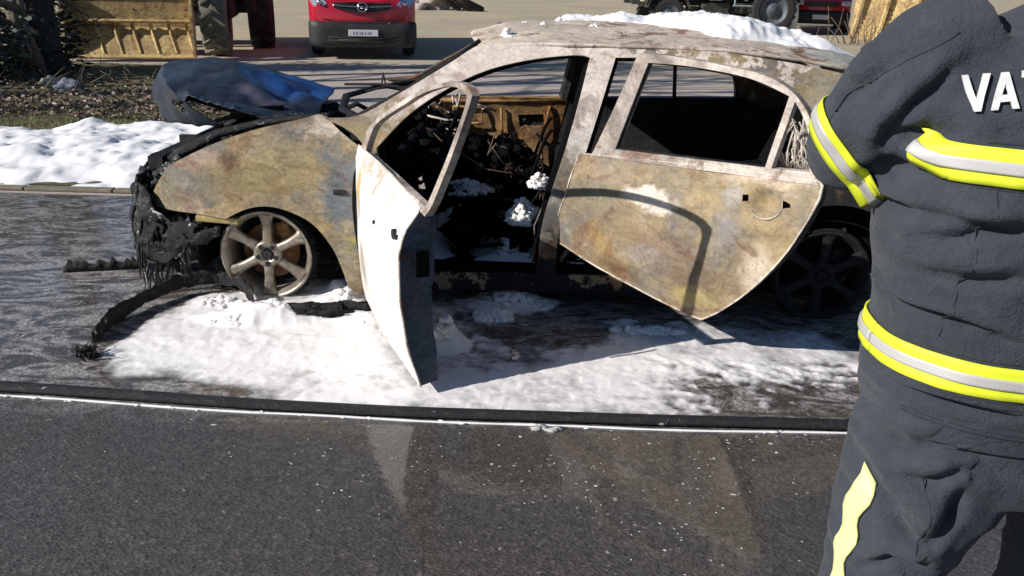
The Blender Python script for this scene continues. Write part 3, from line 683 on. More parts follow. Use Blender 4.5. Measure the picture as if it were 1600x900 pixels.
# --- dashboard beam, steering column and cabin wreckage
bm = bmesh.new()
tube(bm, [(.60, .12, .66), (.62, .6, .67), (.60, 1.2, .66), (.60, 1.6, .66)], .03, 8)
tube(bm, [(.50, .42, .55), (.72, .42, .64), (.80, .42, .66)], .022, 7)
for k in range(150):
    p = (rng.uniform(.50, .80), rng.uniform(.2, 1.5), rng.uniform(.42, .72)); s = rng.uniform(.010, .042)
    lump(bm, p, (s, s*1.4, s*.8), k, 2, .6)
bm_obj('dashboard_remains', bm, m_int, car, True)
bm = bmesh.new()
tube(bm, [(.80+.17*math.sin(t)*.35, .42+.17*math.cos(t), .67+.17*math.sin(t)*.9) for t in np.linspace(0, 2*PI, 25)], .010, 6)
tube(bm, [(.80, .26, .67), (.80, .58, .67)], .008, 5)
bm_obj('steering_wheel', bm, m_int, car, True)
wirem = m_wire
bm = bmesh.new()
for k in range(26):
    p = Vector((rng.uniform(.55, .95), rng.uniform(1.0, 1.5), rng.uniform(.5, .82))); q = p+Vector((rng.normal(0, .08), rng.normal(0, .06), rng.normal(0, .06)))
    tube(bm, [p, (p+q)/2+Vector((0, 0, rng.normal(0, .03))), q], rng.uniform(.003, .009), 5)
bm_obj('hanging_trim', bm, m_wire, car, True)
def seat(cu, cv, rx, ry, hz, n, k0):
    bm = bmesh.new()
    for k in range(n):
        a = rng.uniform(0, 2*PI); q = rng.random()**.5; s_ = rng.uniform(.02, .055)
        z = .20+hz*math.sqrt(max(0, 1-q*q))*rng.uniform(.5, 1)
        lump(bm, (cu+rx*q*math.cos(a), cv+ry*q*math.sin(a), z), (s_, s_*1.2, s_*.9), k+k0, 2, .7)
    return bm_obj('seat_remains', bm, m_seat, car, True)
seat(1.0, 1.22, .36, .26, .40, 170, 0); seat(1.06, .50, .26, .22, .18, 120, 200)
bm = bmesh.new()
for v0, h0 in ((.30, .42), (.70, .42), (1.02, .62), (1.44, .62)):
    tube(bm, [(.90, v0, .20), (1.18, v0, .24), (1.30, v0, h0), (1.34, v0, h0+.06)], .011, 6)
for k in range(7): tube(bm, [(.85+.06*k, .28, .25), (.86+.06*k, .5, .235), (.85+.06*k, .72, .25)], .004, 5)
bm_obj('seat_frame', bm, m_int, car, True)
bm = bmesh.new()
for k in range(26):
    cx_, cy_, cz_ = rng.uniform(.8, 1.3), rng.uniform(.3, 1.4), rng.uniform(.30, .5); d_ = Vector((rng.normal(0, 1), rng.normal(0, 1), rng.normal(0, .5))).normalized(); x_, y_ = frame(d_); n_ = 26
    tube(bm, [Vector((cx_, cy_, cz_))+d_*.10*t/n_+(x_*math.cos(t*.9)+y_*math.sin(t*.9))*.018 for t in range(n_)], .0016, 4)
for k in range(40):
    p = Vector((rng.uniform(.55, 1.3), rng.uniform(.3, 1.5), rng.uniform(.35, .7))); q = p+Vector((rng.normal(0, .12), rng.normal(0, .1), rng.normal(-.05, .08)))
    tube(bm, [p, (p+q)/2+Vector((rng.normal(0, .03), 0, rng.normal(0, .04))), q], rng.uniform(.0015, .004), 4)
bm_obj('seat_spring', bm, burnt('burnt_spring', base=lin((110, 90, 74)), alt=lin((84, 74, 66)), dark_amt=.5), car, True)
bm = bmesh.new()
for k in range(60):
    s = rng.uniform(.03, .09)
    lump(bm, (rng.uniform(1.55, 2.3), rng.uniform(.2, 1.5), rng.uniform(.18, .36)+(.25 if k % 3 == 0 else 0)*(rng.random())), (s, s*1.3, s*.8), k+400, 2, .6)
bm_obj('rear_seat_remains', bm, m_seat, car, True)
# seat belt and burnt strips on the near B pillar
bm = bmesh.new()
for k in range(9):
    u0 = 1.30+.015*k+rng.normal(0, .01); v0 = .10+rng.uniform(-.02, .06)
    tube(bm, [(1.43+rng.normal(0, .02), .15, .86-.03*k), (u0+.05, v0-.02, .62-.03*k), (u0-.03, v0-.02, .40-.02*k), (u0-.02+rng.normal(0, .03), v0, .22)], rng.uniform(.004, .011), 5)
bm_obj('hanging_trim', bm, burnt('scorched_trim', base=lin((150, 130, 100)), dark_amt=.7), car, True)

# --- front door, opened wide
def Tf(s, w_):
    T = ip(w_, [.05, .2, .4, .56, .63, .70, .74, .78, 1.12], [-.045, -.085, -.105, -.1, -.075, -.02, 0, .01, .10])
    return T*(.1+.9*min(1, max(0, s)/.5))
def door_map(hu, hv, th):
    th = R(th); D = Vector((math.cos(th), -math.sin(th), 0)); I = Vector((math.sin(th), math.cos(th), 0))
    return lambda s, t, w_: Vector((hu, hv, 0))+D*s+I*t+Vector((0, 0, w_))
FD = door_map(.46, .02, 63)
fdo = panel('front_door', FD_OUT, [], lambda s, w_: FD(s, Tf(s, w_)+crm(s, w_, .004, 5, 7), w_), lambda s, w_: FD(s*.985+.004, .028+crm(s, w_, .01, 9, 2), w_*.985+.008), m_fdoor, car, .03, m_fdoor_in)
fdo['label'] = 'scorched white front door standing wide open'
panel('window_frame', FD_FRAME, [FD_HOLE], lambda s, w_: FD(s, Tf(s, w_)+.002, w_), lambda s, w_: FD(s, Tf(s, w_)+.030, w_), m_frame, fdo, .03)
bm = bmesh.new()
for (s, w_, r_) in ((.84, .60, .022), (.875, .60, .010), (.60, .58, .008)):
    p = FD(s, Tf(s, w_)-.006, w_); q = FD(s, Tf(s, w_)+.01, w_); tube(bm, [p, q], r_, 12)
bm_obj('handle_hole', bm, m_black, fdo)
bm = bmesh.new()
for k in range(14):
    s = .94-rng.uniform(0, .02); w_ = rng.uniform(.35, .60)
    box(bm, FD(s-.25*rng.random(), .034, w_), (.05*rng.uniform(.4, 1.4), .02, .02*rng.uniform(.5, 2)), Matrix.Rotation(R(-63), 3, 'Z'))
box(bm, FD(.955, -.02, .52), (.012, .05, .10), Matrix.Rotation(R(-63), 3, 'Z')); 
bm_obj('door_latch', bm, m_int, fdo)
bm = bmesh.new()
for w_ in (.22, .52): box(bm, FD(-.02, .03, w_), (.07, .05, .06))
bm_obj('hinge', bm, m_black, fdo)
# --- rear door, opened half way
def Tr(s, w_): return ip(w_, [.1, .2, .35, .5, .65, .75, .85, 1.2], [.04, .02, -.015, -.03, -.025, 0, .03, .15])
RD = door_map(1.42, 0, 40)
MK = (.918, .719)
def rdf(s, w_):
    d = math.hypot((s-MK[0])/.062, (w_-MK[1])/.055)
    dish = .042*max(0, 1-d**3) if d < 1 else 0
    crease = -.006*math.exp(-((w_-(.70+.03*s))/.012)**2)
    return RD(s, Tr(s, w_)+crm(s, w_, .006, 5, 9)+dish+crease, w_)
rdo = panel('rear_door', RD_OUT, [[(.822, .735), (.845, .738), (.85, .715), (.825, .71)], [(.978, .742), (1.008, .735), (1.012, .722), (.98, .712)]], rdf, lambda s, w_: RD(s*.99+.003, .085, w_*.99+.004), m_rdoor, car, .022, m_black)
rdo['label'] = 'patchy tan and rust rear door swung half open'
panel('window_frame', RD_FRAME, [RD_HOLE1, RD_HOLE2], lambda s, w_: RD(s, Tr(s, w_)-.004+crm(s, w_, .003, 8, 3), w_), lambda s, w_: RD(s, Tr(s, w_)+.035, w_), m_frame, rdo, .025)
bm = bmesh.new()
L_ = smooth_loop(RD_HOLE1); 
tube(bm, [RD(s, Tr(s, w_)+.012, w_) for s, w_ in [RD_HOLE1[i][:2] for i in (0, 1, 2, 3, 4, 5, 6)]], .007, 6)
tube(bm, [RD(s, Tr(s, w_)+.012, w_) for s, w_ in [RD_HOLE1[i][:2] for i in (6, 0)]], .007, 6)
bm_obj('window_seal', bm, m_black, rdo, True)
bm = bmesh.new()
for k in range(7):
    a = 2*PI*k/7
ringp = [rdf(MK[0]+.064*math.cos(a), MK[1]+.056*math.sin(a)) for a in np.linspace(R(-150), R(20), 19)]
tube(bm, [RD(0, -.001, 0)-RD(0, 0, 0)+p for p in ringp], [.0005+.0035*math.sin(PI*k/18) for k in range(19)], 6)  # pale arc on the lower recess rim, a painted highlight for its lit edge
bm_obj('recess_highlight', bm, m_frame, rdo, True)
bm = bmesh.new()
for w_ in (.42, .60): box(bm, RD(-.01, .05, w_), (.09, .06, .06))
bm_obj('hinge', bm, m_black, rdo)
bm = bmesh.new()     # frayed strands hanging in the rear corner window
for k in range(34):
    s0 = rng.uniform(.94, 1.03); p = RD(s0-.02, .10, rng.uniform(.95, 1.03)); q = RD(rng.uniform(.90, 1.06), .09, .84)
    m_ = (p+q)/2+Vector((rng.normal(0, .02), rng.normal(0, .01), rng.normal(0, .02)))
    tube(bm, [p, m_, q], rng.uniform(.0015, .005), 4)
bm_obj('frayed_strands', bm, m_wire, rdo, True)

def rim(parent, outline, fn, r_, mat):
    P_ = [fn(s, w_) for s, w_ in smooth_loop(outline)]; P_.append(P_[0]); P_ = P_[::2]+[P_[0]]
    bm = bmesh.new(); tube(bm, P_, [r_*(1+.5*mn.noise(Vector(p)*14)) for p in P_], 6, False); return bm_obj('door_edge_highlight', bm, mat, parent, True)
m_edge = burnt('pale_highlight_edge', base=lin((232, 222, 208)), alt=lin((190, 176, 160)), dark_amt=.6, pale_amt=.5, mott=.6)  # pale tubes along the door outlines paint in the edge highlight
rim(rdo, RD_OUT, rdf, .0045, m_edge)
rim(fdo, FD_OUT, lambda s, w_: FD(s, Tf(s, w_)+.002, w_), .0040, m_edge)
# --- bonnet: buckled, blown up at the front
def bonnet_pt(i, j):
    # i 0 rear .. 1 front lip, j 0 near .. 1 far
    ui = [0, .25, .5, .72, .86, .93, 1.0]
    near = [(.15, .28, .765), (-.07, .28, .83), (-.24, .28, .872), (-.40, .30, .905), (-.43, .32, .885), (-.36, .34, .825), (-.27, .36, .762)]
    mid = [(.10, .80, .79), (-.12, .80, .865), (-.36, .80, .925), (-.58, .80, .955), (-.74, .80, .93), (-.77, .80, .82), (-.76, .80, .70)]
    far = [(.02, 1.42, .812), (-.20, 1.42, .872), (-.44, 1.42, .935), (-.70, 1.36, .975), (-.90, 1.25, .965), (-.97, 1.18, .86), (-.98, 1.12, .735)]
    P = []
    for A in (near, mid, far): P.append(Vector([ip(i, ui, [a[k] for a in A]) for k in range(3)]))
    a, m_, c = P
    p = a*(2*(j-.5)*(j-1))+m_*(-4*j*(j-1))+c*(2*j*(j-.5))
    n = .020*mn.noise(Vector((i*5, j*4, 3)))+.010*mn.noise(Vector((i*11, j*9, 8)))
    fold = -.035*math.exp(-((j-.42-.3*i)/.07)**2)*min(1, i*3)+.02*math.exp(-((j-.58-.2*i)/.06)**2)
    edge = min(1, j*6, (1-j)*6)
    rd = 0
    for q_, (a0, c0, ang, amp_) in enumerate(((.30, .2, .5, .030), (.55, .5, -.35, .034), (.75, .3, 1.1, .026), (.45, .75, .15, .028), (.2, .55, 1.3, .022), (.62, .85, -.9, .022))):
        dd = (i-a0)*math.sin(ang)+(j-c0)*math.cos(ang)+.03*mn.noise(Vector((i*4, j*4, q_)))
        rd += amp_*max(0, 1-abs(dd)/.11)*(1 if q_ % 2 else -1)*max(0, 1-math.hypot(i-a0, j-c0)/.55)
    p.z += (n*.8+fold*edge*.7+rd*min(1, j*8, (1-j)*8)+.012*mn.noise(Vector((i*24, j*16, 5)))*(j < .04 or i > .96))
    p.x += .012*mn.noise(Vector((i*6, j*8, 17)))
    return p
nu, nv = 110, 80
verts = []; faces = []
for j in range(nv+1):
    for i in range(nu+1): verts.append(bonnet_pt(i/nu, j/nv))
for j in range(nv):
    for i in range(nu):
        a, c = (i+.5)/nu, (j+.5)/nv
        if ((a-.93)/.022)**2+((c-.20)/.06)**2 < 1: continue      # hole in the drooping lip
        if a > .90+.08*math.sin(c*9+1)*.6+.05*mn.noise(Vector((c*7, 0, 2))) and c > .55 and a > .95: continue
        faces.append((j*(nu+1)+i, j*(nu+1)+i+1, (j+1)*(nu+1)+i+1, (j+1)*(nu+1)+i))
hood = mesh_obj('bonnet', verts, faces, m_bonnet, car); md = hood.modifiers.new('solid', 'SOLIDIFY'); md.thickness = .006; md.offset = 0; hood.data.set_sharp_from_angle(angle=R(16))
hood['label'] = 'buckled blue bonnet raised at the front'
bm = bmesh.new()
for j in (.12, .88):
    pts = [bonnet_pt(i, j)-Vector((0, 0, .03)) for i in np.linspace(.05, .86, 12)]; tube(bm, pts, .018, 6)
for i in (.3, .75):
    pts = [bonnet_pt(i, j)-Vector((0, 0, .03)) for j in np.linspace(.1, .9, 10)]; tube(bm, pts, .016, 6)
bm_obj('bonnet_frame', bm, m_black, hood, True)
# --- engine bay wreck
bm = bmesh.new()
for k in range(120):
    u = rng.uniform(-.55, .42); v = rng.uniform(.22, 1.5); s = rng.uniform(.03, .11)
    top = ip(u, [-.6, -.3, .1, .42], [.56, .64, .72, .76])
    lump(bm, (u, v, rng.uniform(.3, top)), (s, s, s*.8), k+700, 2, .55)
for k in range(20):
    p = Vector((rng.uniform(-.5, .4), rng.uniform(.25, 1.4), rng.uniform(.6, .78))); q = p+Vector((rng.normal(0, .15), rng.normal(0, .15), rng.normal(0, .04)))
    tube(bm, [p, (p+q)/2+Vector((0, 0, .04)), q], rng.uniform(.006, .016), 6)
bm_obj('engine', bm, char('burnt_engine', (.012, .012, .013), .45, (.12, .11, .10), .7, .10), car, True)
bm = bmesh.new()   # charred inner wing edge running beside the bonnet
tube(bm, [(-.50, .26, .60), (-.42, .26, .66), (-.25, .25, .745), (-.05, .25, .80), (.15, .26, .83), (.30, .2, .855)], [.03, .03, .022, .018, .016, .016], 8)
tube(bm, [(-.44, .42, .64), (-.30, .48, .735), (-.18, .50, .79)], .02, 7)
for k in range(16):
    lump(bm, (-.48+.04*k, .28+rng.uniform(0, .15), .63+.013*k+rng.normal(0, .012)), (.04, .04, .02), k+900, 2, .6)
bm_obj('wing_rail', bm, m_char, car, True)
# --- front end: melted bumper, lamp remains, drips
plan = [(-.20, .045), (-.40, .055), (-.52, .085), (-.60, .15), (-.67, .26), (-.75, .45), (-.81, .68), (-.83, .90), (-.80, 1.15), (-.70, 1.42), (-.55, 1.62)]
cum = np.concatenate([[0], np.cumsum([math.dist(a, c) for a, c in zip(plan, plan[1:])])]); cum /= cum[-1]
def bump_pt(i, j):
    u = ip(i, cum, [p[0] for p in plan]); v = ip(i, cum, [p[1] for p in plan])
    top = ip(i, [0, .12, .2, .3, .5, 1], [.34, .36, .46, .52, .53, .45]); bot = ip(i, [0, .08, .12, .25, 1], [.30, .22, .10, .07, .09])
    w_ = bot+(top-bot)*j
    n = mn.noise(Vector((i*16, w_*14, 0)))*.035+mn.noise(Vector((i*40, w_*30, 3)))*.014
    bul = .05*math.sin(PI*j)
    k = Vector((u+.1, v-.87, 0)).normalized()
    d = k*(bul+n)
    return (u+d.x, v+d.y, w_+.03*mn.noise(Vector((i*20, j*5, 9))))
verts = []; faces = []; nu, nv = 150, 34
for j in range(nv+1):
    for i in range(nu+1): verts.append(bump_pt(i/nu, j/nv))
for j in range(nv):
    for i in range(nu):
        h = mn.noise(Vector((i*.12, j*.10, 5)))+.5*mn.noise(Vector((i*.3, j*.16, 15)))
        if h > .42 or (j < 12+9*mn.noise(Vector((i*.35, 0, 0))) and i < 26 and j < 10): continue
        faces.append((j*(nu+1)+i, j*(nu+1)+i+1, (j+1)*(nu+1)+i+1, (j+1)*(nu+1)+i))
fb_ = mesh_obj('front_bumper', verts, faces, m_bumper, car); md = fb_.modifiers.new('solid', 'SOLIDIFY'); md.thickness = .014; md.offset = 0
fb_['label'] = 'melted black front bumper hanging in shreds'
bm = bmesh.new()
for k in range(150):
    i = rng.uniform(.05, .75); p = Vector(bump_pt(i, rng.uniform(.1, .95))); s = rng.uniform(.005, .022)
    lump(bm, p+Vector((rng.uniform(0, .06), rng.uniform(0, .05), 0)), (s, s, s*1.6), k+1000, 2, .7)
for k in range(110):
    i = rng.uniform(.06, .5); p = Vector(bump_pt(i, rng.uniform(.25, 1))); L0 = rng.uniform(.05, .24)
    tube(bm, [p, p+Vector((rng.normal(0, .01), rng.normal(0, .01)-.01, -L0*.5)), p+Vector((rng.normal(0, .02), rng.normal(0, .02)-.01, -L0))], [rng.uniform(.002, .009), .003, .0015], 5)
bm_obj('melted_drips', bm, m_bumper, fb_, True)
bm = bmesh.new()
for k in range(26):
    lump(bm, (-.50+rng.normal(0, .035), .17+rng.uniform(0, .18), .53+rng.normal(0, .035)), rng.uniform(.012, .034), k+1100, 2, .4)
lump(bm, (-.46, .19, .575), (.07, .04, .035), 5, 3, .35)
bm_obj('headlamp_remains', bm, char('melted_lamp', (.03, .034, .033), .25, (.30, .31, .26), .9, .35), car, True)
bm = bmesh.new()
for k in range(14):
    a = Vector((-.60+.01*k*.7, .10+.005*k, .13)); tube(bm, [a, a+Vector((rng.normal(-.01, .01), -.02, -.06)), a+Vector((rng.normal(-.02, .02), -.03-.01*rng.random(), -.125))], [.006, .005, .003], 5)
bm_obj('frayed_strands', bm, plain('frayed_fibre', lin((120, 122, 120)), .7, 0, .5, 30), fb_, True)
# --- wheels
def wheel(cu, mat, blk=False):
    cv = .055; cz = .212
    T_ = Matrix.Translation((cu, cv, cz))
    bm = bmesh.new()
    lathe(bm, [(.16, .19), (.02, .192), (.004, .205), (-.006, .218), (-.012, .218), (-.012, .208), (0, .200), (.02, .186), (.16, .184)], 56, T_)
    wh = bm_obj('wheel', bm, mat, car, True)
    bm = bmesh.new(); ns = 6
    for k in range(ns):
        a = R(88)+2*PI*k/ns; ca, sa = math.cos(a), math.sin(a)
        rad = Vector((ca, 0, sa)); tan = Vector((-sa, 0, ca)); ax = Vector((0, 1, 0)); O = Vector((cu, cv, cz))
        rings = []
        for (r_, hw, y0, y1) in ((.035, .034, .005, .045), (.075, .024, .006, .04), (.12, .022, .004, .034), (.165, .028, -.001, .028), (.192, .040, -.005, .024), (.204, .046, -.006, .022)):
            pr = [(-hw, y1), (-hw*.85, y0+.006), (-hw*.35, y0), (hw*.35, y0), (hw*.85, y0+.006), (hw, y1)]
            rings.append([O+rad*r_+tan*x+ax*y for x, y in pr])
        loft(bm, rings)
    sp = bm_obj('spoke', bm, mat, wh, True)
    bm = bmesh.new(); lathe(bm, [(.05, .066), (.008, .066), (.001, .058), (.004, .034), (.014, .030), (.016, .001)], 32, T_)
    bm_obj('hub', bm, mat, wh, True)
    bm = bmesh.new()
    for k in range(5):
        a = R(90+72*k+36); p = Vector((cu+.045*math.cos(a), cv, cz+.045*math.sin(a)))
        tube(bm, [p+Vector((0, -.003, 0)), p+Vector((0, .02, 0))], .0115, 12)
    tube(bm, [(cu, cv+.0, cz), (cu, cv+.02, cz)], .022, 14)
    bm_obj('lug_hole', bm, m_black, wh, False)
    bm = bmesh.new(); lathe(bm, [(.075, .03), (.075, .135), (.088, .135), (.088, .03)], 40, T_)
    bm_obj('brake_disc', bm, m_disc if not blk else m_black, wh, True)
    bm = bmesh.new()
    for k in range(5): lump(bm, (cu+.075+rng.normal(0, .01), cv+.07, cz+.085+rng.normal(0, .015)), (.035, .02, .03), k+70, 2, .3)
    bm_obj('brake_caliper', bm, m_disc if not blk else m_black, wh, True)
    bm = bmesh.new()
    for k in range(70):
        a = rng.uniform(0, 2*PI); r_ = .222+rng.uniform(-.004, .006)*(1 if not blk else 2)
        lump(bm, (cu+r_*math.cos(a), cv+rng.uniform(.02, .14), cz+r_*math.sin(a)), (.018, .03, .012) if rng.random() < .5 else (.012, .03, .016), k+1300, 1, .5)
    lathe(bm, [(.008, .215), (.008, .226), (.15, .226), (.15, .215)], 48, T_)
    bm_obj('tyre_remains', bm, m_tyre, wh, True)
    return wh
wheel(0, m_rim); w2 = wheel(2.61, m_rimdark, True); w2['label'] = 'sooty rear wheel, coloured darker for the door shadow'
for c in (0, 2.61):
    bm = bmesh.new(); lathe(bm, [(-.1, .0), (-.1, .2), (.1, .2), (.1, 0)], 32, Matrix.Translation((c, 1.58, .21))); bm_obj('wheel', bm, m_tyre, car, True)
# --- stuff on and in the car
Mc = Matrix.Translation((-1.17, 3.55, 0)) @ Matrix.Rotation(YAW, 4, 'Z')
def place_car(o): o.matrix_world = Mc; return o
def roof_foam(X, Y):
    line = np.interp(X, [1.3, 1.5, 1.75, 1.95, 2.2, 2.5, 2.8], [1.12, 1.02, .95, .58, .46, .50, .62])
    n = fbm(X*4, Y*4, 2, 4); nf = fbm(X*15, Y*15, 6, 4)
    d = (Y-line)+.12*n
    e = (1-.85*np.exp(-((X-1.80)/.07)**2-((Y-.95)/.2)**2))*sstep(-.03, .10, d)*sstep(1.30, 1.42, X+.1*n)*sstep(2.86, 2.62, X+.12*n)*sstep(1.52, 1.42, Y+.06*n)
    h = e*(.036+.020*n+.018*nf+.034*np.exp(-((X-2.15)/.35)**2))-.02*(1-np.minimum(1, e*8))
    for (cx, cy, r_, hh) in ((1.10, .42, .028, .012), (1.27, .7, .03, .01), (1.52, .62, .035, .012), (1.36, .98, .05, .01)):
        h = np.maximum(h, (hh*1.3*np.exp(-((X-cx)**2+(Y-cy)**2)/r_**2)-.01)*(1+.4*nf))
    return h
rz = np.vectorize(roofz)
place_car(foam_field('roof_foam', 1.0, 2.88, .25, 1.54, .0105, roof_foam, m_foam2, 'white foam lying over the far half of the car roof', base=rz))
bm = bmesh.new()
for i_, (u_, v_, r_, h_, n_) in enumerate(((1.10, .42, .022, .050, 26), (1.12, .37, .02, .02, 10), (1.27, .7, .022, .028, 14), (1.52, .62, .028, .034, 18), (1.36, .98, .04, .03, 22), (1.18, .86, .02, .014, 8), (1.46, .8, .015, .012, 6))):
    clump(bm, (u_, v_, roofz(u_, v_)-.004), r_, r_, h_, n_, i_*50, .006, .014)
tag(place_car(bm_obj('foam_dabs', bm, m_foam2, None, True)), 'small dabs of foam at the front of the burnt roof', kind='stuff')
def sill_foam(X, Y):
    n = fbm(X*5, Y*5, 1, 5); nf = fbm(X*17, Y*17, 3, 4)
    h = -.02+0*X
    for (cx, cy, rx, ry, hh) in ((1.20, .34, .09, .12, .05), (1.10, .30, .10, .10, .05), (1.12, .6, .16, .2, .10), (.85, .75, .22, .2, .12), (.72, .45, .14, .2, .04), (1.25, .8, .1, .2, .16)):
        h = np.maximum(h, (hh*np.exp(-(((X-cx)/rx)**2+((Y-cy)/ry)**2))-.02)*(1+1.1*n+.9*nf))
    return h
place_car(foam_field('cabin_foam', .55, 2.2, .16, 1.5, .014, sill_foam, m_foam, 'foam clumps on the burnt seats and floor inside the car', base=lambda X, Y: .16+0*X))

bm = bmesh.new()
clump(bm, (1.20, .40, .34), .08, .13, .11, 190, 10, .006, .020); clump(bm, (1.14, .34, .18), .06, .07, .14, 120, 90, .006, .016); clump(bm, (.86, .85, .36), .16, .14, .06, 150, 200, .007, .022); clump(bm, (1.28, .62, .46), .06, .09, .07, 90, 300, .006, .016)
tag(place_car(bm_obj('seat_foam', bm, m_foam, None, True)), 'foam clumps clinging to the burnt front seat by the middle pillar', kind='stuff')
# ---- loose wreckage on the road
bm = bmesh.new()
pts = [(-1.74, 3.03, .022), (-1.755, 3.22, .035), (-1.70, 3.42, .05), (-1.60, 3.58, .07), (-1.46, 3.64, .085), (-1.30, 3.58, .08), (-1.20, 3.47, .035)]
P_ = []
for k in range(len(pts)-1):
    for t in np.linspace(0, 1, 15)[:-1]: P_.append(Vector(pts[k]).lerp(Vector(pts[k+1]), t))
rings = []
for i, p in enumerate(P_):
    d = (P_[min(i+1, len(P_)-1)]-P_[max(0, i-1)]).normalized(); x, y = frame(d)
    wd = .007*(1+.5*mn.noise(p*19)); ht = .050*(1+.35*mn.noise(p*7+Vector((4, 0, 0)))+.25*mn.noise(p*31))
    rings.append([p+x*wd*math.cos(a)+Vector((0, 0, 1))*ht*.8*math.sin(a)+x*.014*mn.noise(p*30+Vector((a, 0, 0))) for a in np.linspace(0, 2*PI, 11)[:-1]])
loft(bm, rings)
tag(bm_obj('bumper_strip', bm, m_char, None, True), 'curved black bumper strip lying in the foam by the front wheel', 'car part')
bm = bmesh.new()
up, dn = [], []
for k in range(40):
    t = k/39; x = -2.30+.52*t; y = 3.86+.13*t; z = .035+.030*abs(mn.noise(Vector((k*.9, 0, 0))))*2+(.018 if k % 5 == 2 else 0)
    dn.append(((x, y-.020, .002), (x, y+.028, .002))); up.append(((x+.004, y-.014, z), (x-.004, y+.020, z*.8)))
loft(bm, [[Vector(a_[0]), Vector(b2[0]), Vector(b2[1]), Vector(a_[1])] for a_, b2 in zip(dn, up)])
bmesh.ops.recalc_face_normals(bm, faces=bm.faces)
tag(bm_obj('charred_strip', bm, m_black, None, True), 'jagged charred strip on the road left of the car nose', 'car part')
bm = bmesh.new()
for k in range(30):
    a = rng.uniform(0, 2*PI); p = Vector((-1.70+rng.normal(0, .02), 2.90+rng.normal(0, .015), 0.0)); q = p+Vector((math.cos(a)*.06, math.sin(a)*.04, .02+rng.random()*.05))
    tube(bm, [p, (p+q)/2+Vector((0, 0, .02)), q], [.004, .003, .0015], 4)
tag(bm_obj('charred_tuft', bm, m_char, None, True), 'small tuft of charred fibres at the end of the bumper strip', 'debris')
for (x, y, s, lb) in ((-.97, 3.355, (.13, .05, .035), 'flat black burnt chunk in the foam right of the front wheel'), (-.86, 3.36, (.10, .045, .03), 'smaller black burnt chunk nearest the open front door'), (-.74, 3.42, (.12, .03, .02), 'thin charred sliver under the front wing')):
    bm = bmesh.new(); lump(bm, (0, 0, 0), s, int(x*100), 3, .5, 2.5); lump(bm, (s[0]*.3, 0, s[2]*.5), tuple(q*.5 for q in s), 3, 3, .5)
    o = bm_obj('burnt_chunk', bm, m_black, None, True); o.location = (x, y, .035); tag(o, lb, 'debris')

# ============================================================ FIREFIGHTER
pz = thing('person', 'person in dark turnout suit with yellow bands seen from behind', 'person', (.86, 1.18, 0))
# working in world coordinates relative to the empty
O_ = Vector((.86, 1.18, 0))
def ring_(z, cx, cy, a, b_, n=36, p=.82):
    out = []
    for k in range(n):
        t = 2*PI*k/n; c, s = math.cos(t), math.sin(t)
        out.append(Vector((cx+a*math.copysign(abs(c)**p, c), cy+b_*math.copysign(abs(s)**p, s), z)))
    return out
def remesh_eval(bm, vox, wr, seed, dirs=(1, 1, 2.4)):
    me = bpy.data.meshes.new('tmp'); bm.to_mesh(me); bm.free()
    o = bpy.data.objects.new('tmp', me); COL.objects.link(o)
    m1 = o.modifiers.new('r', 'REMESH'); m1.mode = 'VOXEL'; m1.voxel_size = vox
    m2 = o.modifiers.new('s', 'SMOOTH'); m2.factor = .6; m2.iterations = 10
    dg = bpy.context.evaluated_depsgraph_get(); dg.update()
    me2 = bpy.data.meshes.new_from_object(o.evaluated_get(dg)); bpy.data.objects.remove(o)
    n = len(me2.vertices); co = np.empty(n*3); no = np.empty(n*3)
    me2.vertices.foreach_get('co', co); me2.vertex_normals.foreach_get('vector', no)
    co = co.reshape(-1, 3); no = no.reshape(-1, 3)
    co += no*wr(co)[:, None]
    me2.vertices.foreach_set('co', co.ravel()); me2.update()
    me2.polygons.foreach_set('use_smooth', [True]*len(me2.polygons))
    return me2
def obj_from(me, name, mat, parent=None):
    me.materials.clear(); me.materials.append(mat); me.name = name
    o = bpy.data.objects.new(name, me); COL.objects.link(o); o.parent = parent; return o
cx0 = 0.0
def L(x, y, z): return Vector((x-.86, y-1.18, z))     # world -> person
# jacket: torso and sleeves grown together
bm = bmesh.new()
RG = [(.82, .862, .272, .165), (.86, .862, .280, .172), (.93, .862, .283, .176), (1.0, .862, .290, .177), (1.09, .862, .302, .178), (1.18, .864, .312, .178), (1.26, .865, .316, .178), (1.33, .87, .312, .172), (1.39, .87, .285, .155), (1.43, .87, .235, .13), (1.47, .87, .15, .10), (1.52, .87, .085, .085), (1.56, .87, .08, .085)]
loft(bm, [ring_(z, cx-.86, 0, a, b_) for z, cx, a, b_ in RG])
ARM_L = [L(.66, 1.19, 1.40), L(.60, 1.195, 1.375), L(.555, 1.21, 1.33), (L(.530, 1.235, 1.28)), L(.525, 1.27, 1.24), L(.55, 1.33, 1.225), L(.60, 1.41, 1.225), L(.65, 1.47, 1.235)]
ARM_R = [Vector((.20, .01, 1.40)), Vector((.28, .02, 1.36)), Vector((.35, .03, 1.28)), Vector((.385, .06, 1.18)), Vector((.38, .12, 1.12)), Vector((.32, .22, 1.12)), Vector((.25, .30, 1.14))]
tube(bm, ARM_L, [.10, .098, .088, .078, .074, .072, .066, .062], 20)
tube(bm, ARM_R, [.10, .10, .092, .082, .078, .070, .062], 20)
bmesh.ops.recalc_face_normals(bm, faces=bm.faces)
